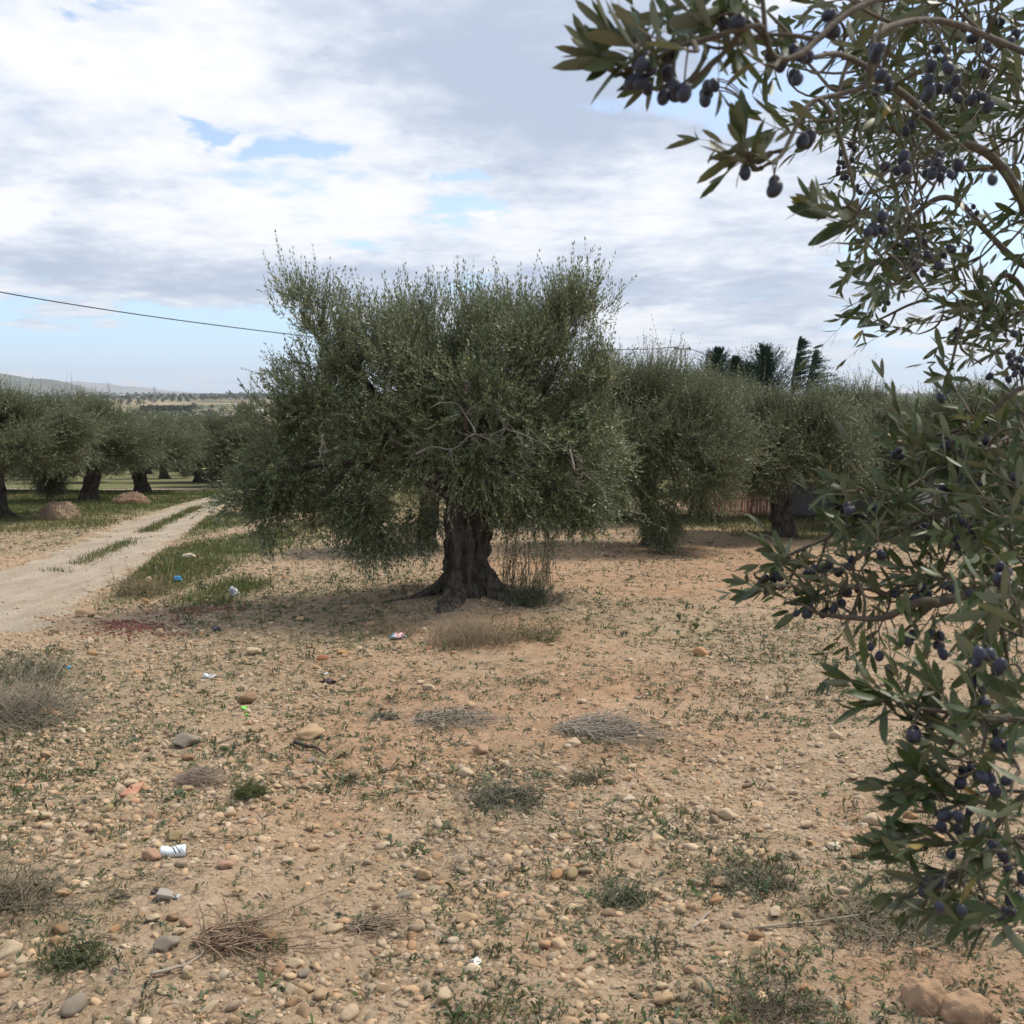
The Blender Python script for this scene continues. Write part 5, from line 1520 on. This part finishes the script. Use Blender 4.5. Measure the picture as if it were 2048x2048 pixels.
    for i in np.argsort(near_d):
        q = B_[i]
        d = np.linalg.norm(net - q, axis=1)
        # grow outward: prefer joints that lie nearer to the trunk than this shoot does
        pen = np.clip(np.linalg.norm(net - hub, axis=1) - np.linalg.norm(q - hub) + .02, 0, None) * 1.5
        a = net[np.argmin(d + pen)]; t = np.linspace(0, 1, 9)[:, None]
        L_ = np.linalg.norm(q - a)
        c = q - D_[i] * L_ * .35
        tw[i] = (1 - t) ** 2 * a + 2 * t * (1 - t) * c + t * t * q + (R_.normal(0, 1, 3) * .025 * L_) * np.sin(t * 3.14 * 2)
        net = np.concatenate([net, tw[i][3:]])
    rr = np.linspace(.0030, .0014, 9)[None] * np.ones((len(B_), 1))
    V, T = tubes_many(tw, rr, 5); mb.add(V, T, .8, 1)
    crown_mb = mb
    # olives: explicit clusters seen in the photo, then more inside the foliage
    CLU = [(1300, 150, 1.0, 12, 46), (1350, 185, 1.0, 6, 22), (1415, 190, 1.3, 7, 22), (1475, 135, 1.1, 1, 5), (1470, 55, 1.05, 1, 4), (1490, 45, 1.0, 3, 20), (1455, 45, 1.05, 4, 26), (1565, 115, 1.1, 5, 26), (1590, 145, 1.1, 3, 20),
           (1615, 110, 1.1, 3, 16), (1665, 50, 1.1, 3, 22), (1765, 95, 1.15, 4, 20), (1610, 290, 1.15, 4, 20), (1500, 350, 1.1, 2, 18), (1545, 368, 1.1, 3, 20), (1790, 330, 1.3, 6, 26), (1690, 300, 2.4, 9, 30), (1680, 345, 2.4, 9, 26),
           (1860, 335, 1.5, 9, 30), (1895, 330, 1.5, 7, 26), (1985, 360, 1.1, 1, 4), (1720, 385, 2.4, 4, 16), (1800, 430, 2.3, 9, 30), (1940, 425, 2.4, 5, 16), (1750, 450, 1.3, 6, 26), (1870, 510, 1.7, 9, 36), (1830, 500, 1.9, 6, 30),
           (1830, 530, 1.8, 5, 24), (1900, 530, 2.2, 2, 12), (1770, 530, 2.3, 4, 14), (1770, 600, 2.3, 7, 24), (1748, 632, 2.4, 2, 8), (1767, 655, 2.4, 1, 4), (1915, 670, 2.2, 4, 14), (1930, 620, 2.3, 7, 26),
           (2020, 710, 1.9, 9, 30), (2035, 740, 1.9, 6, 26), (1975, 750, 2.0, 2, 10), (1885, 795, 1.8, 3, 12), (1900, 160, 1.3, 12, 50), (1960, 190, 1.5, 10, 46), (1760, 160, 1.4, 6, 30), (1830, 250, 1.6, 6, 34), (2000, 60, 1.6, 8, 50), (1900, 60, 1.5, 6, 50),
           (1530, 1165, 1.7, 3, 12), (1555, 1158, 1.7, 6, 16), (1527, 1185, 1.7, 2, 8), (1630, 1145, 1.65, 7, 22), (1595, 1185, 1.7, 1, 4), (1612, 1228, 1.65, 6, 16), (1625, 1200, 1.65, 2, 10), (1665, 1222, 1.65, 4, 18), (1705, 1125, 1.7, 3, 12), (1760, 1118, 1.65, 3, 10),
           (1675, 1140, 1.7, 4, 12), (1715, 1180, 1.7, 3, 12), (1690, 1185, 1.7, 3, 10), (1810, 1195, 1.65, 6, 20), (1845, 1190, 1.65, 7, 20), (1910, 1180, 1.6, 6, 18), (2005, 1152, 1.3, 7, 22), (1825, 1275, 1.65, 6, 16), (1865, 1290, 1.65, 8, 24), (1885, 1310, 1.6, 3, 14), (1783, 1346, 1.6, 4, 12),
           (1740, 1310, 1.6, 6, 20), (1980, 1320, 1.15, 8, 24), (1820, 1465, 1.3, 3, 13), (1855, 1467, 1.3, 3, 16), (1895, 1440, 1.3, 2, 16), (1915, 1442, 1.3, 1, 6), (1930, 1555, 1.3, 7, 22), (1895, 1640, 1.25, 7, 22), (1940, 1625, 1.25, 1, 4), (1900, 1710, 1.25, 2, 12), (1860, 1765, 1.25, 7, 22),
           (1890, 1838, 1.1, 3, 26), (2015, 1830, 1.15, 4, 18), (2020, 1810, 1.2, 4, 24), (1960, 1690, 1.25, 5, 40), (2000, 1560, 1.2, 6, 40), (1980, 1400, 1.3, 6, 40), (2010, 1480, 1.2, 6, 40), (2000, 1740, 1.2, 5, 40), (1795, 905, 1.75, 4, 12), (1905, 890, 1.8, 5, 16), (1975, 880, 1.8, 3, 12),
           (1920, 950, 1.8, 8, 40), (1990, 1000, 1.7, 8, 50), (1700, 1020, 1.6, 6, 14), (1740, 1015, 1.65, 3, 14), (1840, 1055, 1.7, 5, 16), (1915, 1085, 1.7, 4, 12), (1940, 1050, 1.7, 4, 24)]
    fr = []
    for cx, cy, d, n, sp in CLU:
        for _ in range(max(1, int(n * .8))):
            for _t in range(12):
                q = P(cx + R_.normal(0, sp * .5), cy + R_.normal(0, sp * .5), d + R_.normal(0, .018))
                if all(np.linalg.norm(q - f[0]) > .0125 for f in fr[-14:]): break
            fr.append((q, R_.uniform(.0052, .0076) if d < 2.1 else R_.uniform(.0050, .0064)))
    fr.sort(key=lambda f: -f[1] / f[0][1])
    V0, T0 = ICO3; V0 = V0 * np.array([1, 1, 1.32]); V0 = V0 * (1 + .05 * V0[:, 2:3] * .5)
    mb = MB(); stems = MB()
    me = None
    for i, (q, r) in enumerate(fr):
        M = rand_rot(1, R_, .45)[0]
        if i < 100:
            if me is None:
                o = mesh_np('olive_fruit', V0, T0, M_olive, root, True, col=np.full(len(V0), 1.)); me = o.data
            else:
                o = bpy.data.objects.new('olive_fruit', me); COL.objects.link(o); o.parent = root
            o.location = tuple(q - b); o.scale = (r, r, r)
            o.rotation_euler = (float(R_.normal(0, .4)), float(R_.normal(0, .4)), float(R_.uniform(0, 6)))
        else:
            mb.add((V0 * r) @ M.T + q, T0, R_.uniform(.5, 1.3))
    st = np.array([f[0] for f in fr])
    tw = np.zeros((len(st), 6, 3)); sh = np.concatenate([p_.reshape(-1, 3) for p_ in Pts] + [allp])
    for i, q in enumerate(st):
        top = q + np.array([0, 0, fr[i][1] * 1.2]); d = np.linalg.norm(sh - (q + np.array([0, 0, .02])), axis=1); a = sh[np.argmin(d)]
        t = np.linspace(0, 1, 6)[:, None]
        tw[i] = a + (top - a) * t + np.array([0, 0, 1]) * .012 * np.sin(t * 3.14) * min(1, np.linalg.norm(top - a) * 20)
    V, T = tubes_many(tw, np.full((len(st), 6), .0009), 4); crown_mb.add(V, T, .8, 1)
    crown_mb.build('crown', [M_leaf_near, M_twig], root, smooth=True, loc=root.location)
    o = mb.build('olive_fruits', [M_olive], root, smooth=True, loc=root.location); o['kind'] = 'stuff'
    print('fruits', len(fr), 'shoots', len(B_))


near_tree()


# ------------------------------------------------------------------ far things
def conifer(px, y, top_py, base_w, seed, label, lean=.0, wind=0.0, open_=False, cat='conifer'):
    """cypress-like tree; wind bends the branch tips to the right"""
    x = (px - 1024) / F * y
    z = float(H(np.array(x), np.array(float(y))))
    zt = P(px, top_py, y)[2]; h = zt - z
    root = empty('conifer_tree', (x, y, z), label, cat, 'dark conifers behind the orchard')
    R_ = np.random.default_rng(seed)
    t = np.linspace(0, 1, 16)[:, None]
    pth = np.array([x, y, z]) + np.array([lean * h, 0, h]) * t + np.array([lean * h * .6, 0, 0]) * (t ** 2 - t)
    mb = MB(); V, T = tube(pth, np.linspace(.16, .02, 16), 8); mb.add(V, T)
    mb.build('trunk', [M_bark], root, smooth=True, loc=root.location)
    W = base_w / F * y / 2 * (1.7 if open_ else 1.35)
    mb = MB()
    n = 190 if open_ else 520
    tt = R_.random(n) ** .8 * .86 + .13
    a = R_.uniform(0, 6.28, n)
    wd = (W * 2.4 * np.clip(1.0 - tt, 0, 1) ** .85 + .04) * R_.uniform(.4, 1.15, n)
    c = pth[0] + (pth[-1] - pth[0]) * tt[:, None] + np.array([lean * h * .6, 0, 0]) * (tt ** 2 - tt)[:, None]
    el = R_.uniform(.15, .8, n)
    d = np.stack([np.cos(a) * .8 + wind, np.sin(a) * .7, np.sin(el) + .2], 1); d = norm(d)
    K = 6; s = np.linspace(0, 1, K)
    bend = np.array([wind * .5, 0, .25 if wind < .5 else -.12])
    Pt = c[:, None] + d[:, None] * (wd[:, None] * s)[..., None] + bend * (wd[:, None] * s ** 2)[..., None]
    V, T = tubes_many(Pt, .014 * (1.1 - s)[None] * np.ones((n, 1)), 3); mb.add(V, T, .25, 0)
    m_ = 48
    i = np.repeat(np.arange(n), m_); u = R_.uniform(.1, 1.12, len(i))
    pos = c[i] + d[i] * (wd[i] * u)[:, None] + bend * (wd[i] * u ** 2)[:, None] + R_.normal(0, .03, (len(i), 3))
    dd = norm(d[i] + bend * .7 + R_.normal(0, .3, (len(i), 3)))
    L_ = R_.uniform(.08, .22, len(i)) * (1.12 - .5 * u)
    V, T, nv = leaves_geo(pos, dd, R_.normal(0, 1, (len(i), 3)), L_, L_ * .3)
    mb.add(V, T, np.repeat(R_.uniform(.6, 1.4, len(i)), nv), 0)
    mb.build('crown', [M_conif, M_bark], root, loc=root.location)


conifer(1430, 62, 697, 90, 1, 'pointed dark conifer, first from the left in the row behind the orchard', cat='conifer')
conifer(1466, 60, 715, 70, 2, 'paler green conifer between the first pointed one and the broad dark one', cat='conifer')
conifer(1524, 62, 694, 110, 3, 'broad dark conifer with a single spire, left of the wind bent pair', .0, .1)
conifer(1492, 64, 730, 80, 6, 'low dark conifer shoulder left of the broad spire', .0, .2)
conifer(1565, 58, 676, 70, 4, 'tallest thin conifer with branches swept to the right by the wind', .10, .8, True)
conifer(1592, 59, 702, 70, 5, 'shorter wind swept conifer right of the tallest one', .12, .9, True)


def cable():
    # the twisted power cable from a pole out of frame on the left to the far pole
    A = P(-900, 380, 26); B = P(0, 584, 36.); C_ = P(575, 668, 45.); D = P(1250, 699, 55.); E = P(1357, 694, 57)
    pts = catmull([A, B, C_, P(900, 695, 50), D, E], 260)
    mb = MB()
    t = np.linspace(0, 1, 260 * 4)
    pp = np.stack([np.interp(t, np.linspace(0, 1, 260), pts[:, i]) for i in range(3)], 1)
    for ph in (0, 2.1, 4.2):
        q = pp + np.stack([0 * t, .011 * np.cos(t * 520 + ph), .011 * np.sin(t * 520 + ph)], 1)
        V, T = tube(q, .011, 5); mb.add(V, T)
    tag(mb.build('power_cable', mat('cable_rubber', (.03, .04, .06), .6)), 'thin dark twisted power cable sloping across the sky behind the middle tree', 'cable')
    mb = MB()
    q = catmull([P(1373, 695, 57), P(1395, 703, 60), P(1430, 716, 66), P(1500, 735, 80)], 40)
    V, T = tube(q, .018, 5); mb.add(V, T)
    tag(mb.build('power_cable', bpy.data.materials['cable_rubber']), 'short stretch of power cable running down right from the pole to the conifers', 'cable')
    # pole
    px = P(1365, 697, 57); zb_ = float(H(np.array(px[0]), np.array(57.)))
    root = empty('utility_pole', (px[0], 57, zb_), 'grey twin post power pole with short crossarm standing behind the orchard', 'power pole')
    wood = mat('pole_concrete', (.28, .28, .27), .8)
    for dx in (-.10, .16):
        mb = MB(); V, T = tube([(px[0] + dx * 1.6, 57, zb_ - .2), (px[0] + dx, 57, px[2])], [.07, .05], 8); mb.add(V, T)
        mb.build('post', wood, root, smooth=True, loc=root.location)
    mb = MB(); V, T = tube([(px[0] - .42, 57, px[2] - .02), (px[0] + .42, 57, px[2] - .02)], .045, 6); mb.add(V, T)
    mb.build('crossarm', wood, root, loc=root.location)
    for dx in (-.4, .4):
        mb = MB(); V, T = tube([(px[0] + dx, 57, px[2] + z) for z in (-.10, -.04, .0, .04, .10)], [.03, .06, .04, .06, .03], 8); mb.add(V, T)
        mb.build('insulator', mat('insulator_glass', (.05, .05, .05), .3), root, smooth=True, loc=root.location)


cable()


def fence_wall():
    # reddish cane fence behind the right tree
    R_ = np.random.default_rng(2)
    p0, p1 = G0(1400, 1018), G0(1562, 1036)
    root = empty('cane_fence', (*p0, float(H(np.array(p0[0]), np.array(p0[1])))), 'reddish cane fence seen behind the dark trunk of the right hand tree', 'fence')
    mb = MB(); n = 240
    t = np.linspace(0, 1, n) + R_.normal(0, .001, n)
    xy = p0 + (p1 - p0) * t[:, None]
    z0 = H(xy[:, 0], xy[:, 1]) - .03; hh = R_.uniform(1.15, 1.35, n)
    K = 5; s = np.linspace(0, 1, K)
    Pt = np.stack([xy[:, 0:1] + R_.normal(0, .03, (n, 1)) * s, xy[:, 1:2] + R_.normal(0, .02, (n, 1)) + 0 * s, z0[:, None] + hh[:, None] * s], -1)
    V, T = tubes_many(Pt, np.full((n, K), .007), 6)
    c = np.where(R_.random((n, 1)) < .4, np.array([[1.1, 1.15, 1.1]]), np.array([[.85, .48, .42]])) * R_.uniform(.7, 1.2, (n, 1))
    mb.add(V, T, np.repeat(c, K * 6, 0)); mb.build('canes', mat('cane', (.60, .47, .41), .8, tint=True), root, loc=root.location)
    for zz in (.35, .95):
        mb = MB(); q = [(*(p0 + (p1 - p0) * u - (0, .03)), float(H(*[np.array(v) for v in (p0 + (p1 - p0) * u)])) + zz) for u in np.linspace(0, 1, 8)]
        V, T = tube(q, .012, 6); mb.add(V, T); mb.build('rail', M_barkpale, root, loc=root.location)
    # pale rendered wall to the right of the trunk
    a, b_ = G0(1575, 1034), G0(1990, 1040)
    a = a + (0, .6); b_ = b_ + (0, .6)
    za = float(H(np.array(a[0]), np.array(a[1])))
    o = empty('boundary_wall', (*a, za), 'low pale blue grey wall behind the trunk of the right hand tree', 'wall')
    V = []
    for q in (a, b_):
        for dy in (0, .2):
            for z in (-.2, .72): V.append((q[0], q[1] + dy, za + z))
    Fq = [(0, 4, 5, 1), (2, 3, 7, 6), (1, 5, 7, 3), (0, 1, 3, 2), (4, 6, 7, 5)]
    mesh_np('wall_face', V, np.zeros((0, 3)), mat('wall_render', (.42, .43, .46), .9, base2=(.34, .35, .38), scale=3, detail=7, bump=.3), o, quads=Fq, loc=o.location)
    V = []
    for q, e in ((a, -.03), (b_, .03)):
        for dy in (-.03, .23):
            for z in (.722, .79): V.append((q[0] + e, q[1] + dy, za + z))
    mesh_np('coping', V, np.zeros((0, 3)), mat('coping_render', (.50, .50, .50), .9), o, quads=Fq + [(0, 2, 6, 4)], loc=o.location)


fence_wall()
M_white = mat('far_whitewash', (.72, .70, .64), .9); M_win = mat('far_window', (.06, .07, .08), .4); M_tan = mat('far_tan_render', (.55, .45, .33), .9)


def house(px, base_py, y, wpx, hpx, dep, m_, nwin, label):
    q = G0(px, base_py); y = float(q[1]); s = y / F
    w, h = wpx * s, hpx * s; dep = max(dep, w * .5)
    c = (float(q[0]), y); zb_ = float(H(np.array(c[0]), np.array(y)))
    root = empty('farm_house', (c[0], y, zb_), label, 'house')
    x0, x1, y0, y1 = c[0] - w / 2, c[0] + w / 2, y, y + dep
    def box(nm, x0, x1, y0, y1, z0, z1, mm):
        V = [(x, yy, z) for x in (x0, x1) for yy in (y0, y1) for z in (z0, z1)]
        Q = [(0, 4, 5, 1), (2, 3, 7, 6), (1, 5, 7, 3), (0, 1, 3, 2), (4, 6, 7, 5), (0, 2, 6, 4)]
        mesh_np(nm, V, np.zeros((0, 3)), mm, root, quads=Q, loc=root.location)
    box('walls', x0, x1, y0, y1, zb_ - 1, zb_ + h, m_)
    box('roof', x0 - .2, x1 + .2, y0 - .2, y1 + .2, zb_ + h + .003, zb_ + h + .4, M_white)
    for k in range(nwin):
        cx = x0 + (k + .5) * w / nwin; ww = w / nwin * .28
        box('window', cx - ww, cx + ww, y0 - .06, y0 + .2, zb_ + h * .3, zb_ + h * .72, M_win)


house(171, 795, 900, 11, 4.5, 8, M_white, 2, 'small white farm house on the plain, left of the other houses')
house(240, 795, 900, 13, 6, 9, M_white, 3, 'larger white farm house on the plain left of the lattice mast')
house(268, 796, 880, 11, 3.2, 8, M_tan, 2, 'tan low farm house between the larger white house and the mast')
house(442, 838, 150, 11, 8, 3, M_white, 1, 'first white block with a dark opening above the orchard tops')
house(456, 838, 150, 10, 8, 3, M_white, 1, 'middle white block with a dark opening above the orchard tops')
house(470, 838, 150, 10, 8, 3, M_white, 1, 'third white block, right of the other two above the orchard tops')
house(515, 843, 110, 30, 22, 6, M_white, 2, 'white house half hidden by trees at the left side of the big crown')
house(350, 789, 1500, 9, 2.5, 9, M_white, 1, 'far white shed right of the lattice mast near the horizon')
house(80, 783.5, 2300, 9, 2.2, 9, M_white, 1, 'tiny far white house below the two left hills')


def mast():
    y = 700; base = P(310, 806, y); topz = P(310, 773, y)[2]
    root = empty('lattice_mast', base, 'thin grey lattice power mast rising over the plain', 'mast')
    steel = mat('mast_steel', (.35, .37, .40), .6, metal=.3)
    h = topz - base[2]; w = 1.1
    mb = MB()
    for sx in (-1, 1):
        for sy in (-1, 1):
            V, T = tube([base + (sx * w, sy * w, -3), base + (sx * .25, sy * .25, h)], .11, 5); mb.add(V, T)
    for k in range(9):
        a, b_ = k / 9, (k + 1) / 9
        wa, wb = w + (.25 - w) * a, w + (.25 - w) * b_
        for sx in (-1, 1):
            V, T = tube([base + (sx * wa, -wa, h * a), base + (-sx * wb, -wb, h * b_)], .06, 4); mb.add(V, T)
    mb.build('tower', steel, root, loc=root.location)
    for f, l in ((.82, 2.0), (.92, 1.5)):
        mb = MB(); V, T = tube([base + (-l, 0, h * f), base + (l, 0, h * f)], .1, 4); mb.add(V, T); mb.build('crossarm', steel, root, loc=root.location)
    # street lamp over the orchard
    y = 140; b2 = P(472, 838, y); t2 = P(472, 801, y)
    r2 = empty('street_lamp', b2, 'grey street lamp with a curved arm behind the left orchard', 'street lamp')
    mb = MB(); V, T = tube([b2 - (0, 0, 2), t2], [.09, .06], 8); mb.add(V, T); mb.build('post', steel, r2, smooth=True, loc=r2.location)
    mb = MB(); V, T = tube([t2, t2 + (-.2, 0, .2), t2 + (-.6, 0, .22)], .05, 6); mb.add(V, T); mb.build('arm', steel, r2, smooth=True, loc=r2.location)
    mb = MB(); V, T = tube([t2 + (-.55, 0, .2), t2 + (-.75, 0, .19), t2 + (-1.0, 0, .15)], [.06, .1, .05], 6); mb.add(V, T); mb.build('lamp_head', steel, r2, smooth=True, loc=r2.location)


mast()


def leafy_tree(px, y, top_py, wpx, label, seed, m_):
    x = (px - 1024) / F * y; z = float(H(np.array(x), np.array(float(y)))); h = P(px, top_py, y)[2] - z; h = min(h, 9.); W = wpx / F * y / 2
    root = empty('broadleaf_tree', (x, y, z), label, 'tree')
    mb = MB(); limb_mb(mb, [(x, y, z - .2), (x + .1, y, z + h * .5), (x, y, z + h * .8)], .15, .05, 8, 12, seed=seed); mb.build('trunk', [M_bark], root, loc=root.location)
    cl = [(x + math.cos(k) * W * .5, y + math.sin(k) * W * .5, z + h * (.5 + .3 * (k % 3) / 2), W * .5, W * .5, h * .2, 1, .3) for k in range(7)]
    crown('crown', root, cl, 900, .22, seed, node=.12, wr=.5, Lr=(.4, .9), gscale=1., gap=.2, mats=[m_, M_twig], loc=root.location)


leafy_tree(497, 100, 812, 50, 'yellow green broadleaf tree beside the white house left of the big crown', 5, M_grass)


def far_orchards():
    R_ = np.random.default_rng(6)
    mb = MB(); pos = []
    for y0, y1, dy, dx, x0p, x1p, pr in [(165, 330, 9, 8, -150, 560, .8), (330, 520, 16, 11, -100, 580, .5), (520, 760, 20, 13, 60, 460, .85), (760, 1150, 34, 17, -100, 580, .55), (1150, 1900, 45, 20, -100, 620, .7), (1900, 3200, 120, 42, -100, 620, .6)]:
        yy = y0
        while yy < y1:
            x = (x0p - 1024) / F * yy
            while x < (x1p - 1024) / F * yy:
                v = float(vnoise(x / 90., yy / 200., seed=4))
                if R_.random() < pr and v > .33: pos.append((x + R_.normal(0, 1), yy + R_.normal(0, 2.), 1 + yy / 2600))
                x += dx
            yy += dy
    # rows of taller trees near the mast
    for k in range(40): pos.append(((R_.uniform(290, 390) - 1024) / F * 850, 850 + R_.normal(0, 8), 1.6))
    pos = np.array(pos); n = len(pos)
    z = H(pos[:, 0], pos[:, 1]) + np.clip((pos[:, 1] - 900) / 1500, 0, 1) * 8 * (fbm(pos[:, 0] / 500, pos[:, 1] / 1200, seed=30) - .5)
    m_ = 46
    i = np.repeat(np.arange(n), m_)
    dr = norm(R_.normal(0, 1, (len(i), 3))) * R_.uniform(.5, 1, (len(i), 1))
    c = np.stack([pos[i, 0], pos[i, 1], z[i] + 1.9 * pos[i, 2]], 1) + dr * np.array([2.0, 2.0, 1.5]) * pos[i, 2][:, None]
    s = .62 * pos[i, 2][:, None]
    a, b_ = norm(R_.normal(0, 1, (len(i), 3))), norm(R_.normal(0, 1, (len(i), 3)))
    V = np.stack([c + a * s, c + b_ * s, c - (a + b_) * s * .6], 1).reshape(-1, 3)
    mb.add(V, np.arange(len(V)).reshape(-1, 3), np.repeat(R_.uniform(.6, 1.4, len(i)), 3))
    tag(mb.build('far_woods', [M_farleaf]), 'rows of far olive trees dotting the plain towards the horizon', 'trees', kind='stuff')
    print('far', n)


far_orchards()


def haze_box():
    m_ = bpy.data.materials.new('haze_air'); m_.use_nodes = True
    nt = m_.node_tree; nt.nodes.clear()
    v = nt.nodes.new('ShaderNodeVolumePrincipled'); v.inputs['Color'].default_value = (.80, .88, 1.0, 1); v.inputs['Density'].default_value = HAZE; v.inputs['Anisotropy'].default_value = .2
    o = nt.nodes.new('ShaderNodeOutputMaterial'); nt.links.new(v.outputs[0], o.inputs['Volume'])
    V = [(x, y, z) for x in (-13000, 13000) for y in (-60, 14500) for z in (-52, 330)]
    Q = [(0, 1, 5, 4), (2, 6, 7, 3), (1, 3, 7, 5), (0, 2, 3, 1), (4, 5, 7, 6), (0, 4, 6, 2)]
    h = mesh_np('haze', V, np.zeros((0, 3)), m_, quads=[q[::-1] for q in Q]); h['kind'] = 'stuff'


HAZE = 8e-5
haze_box()
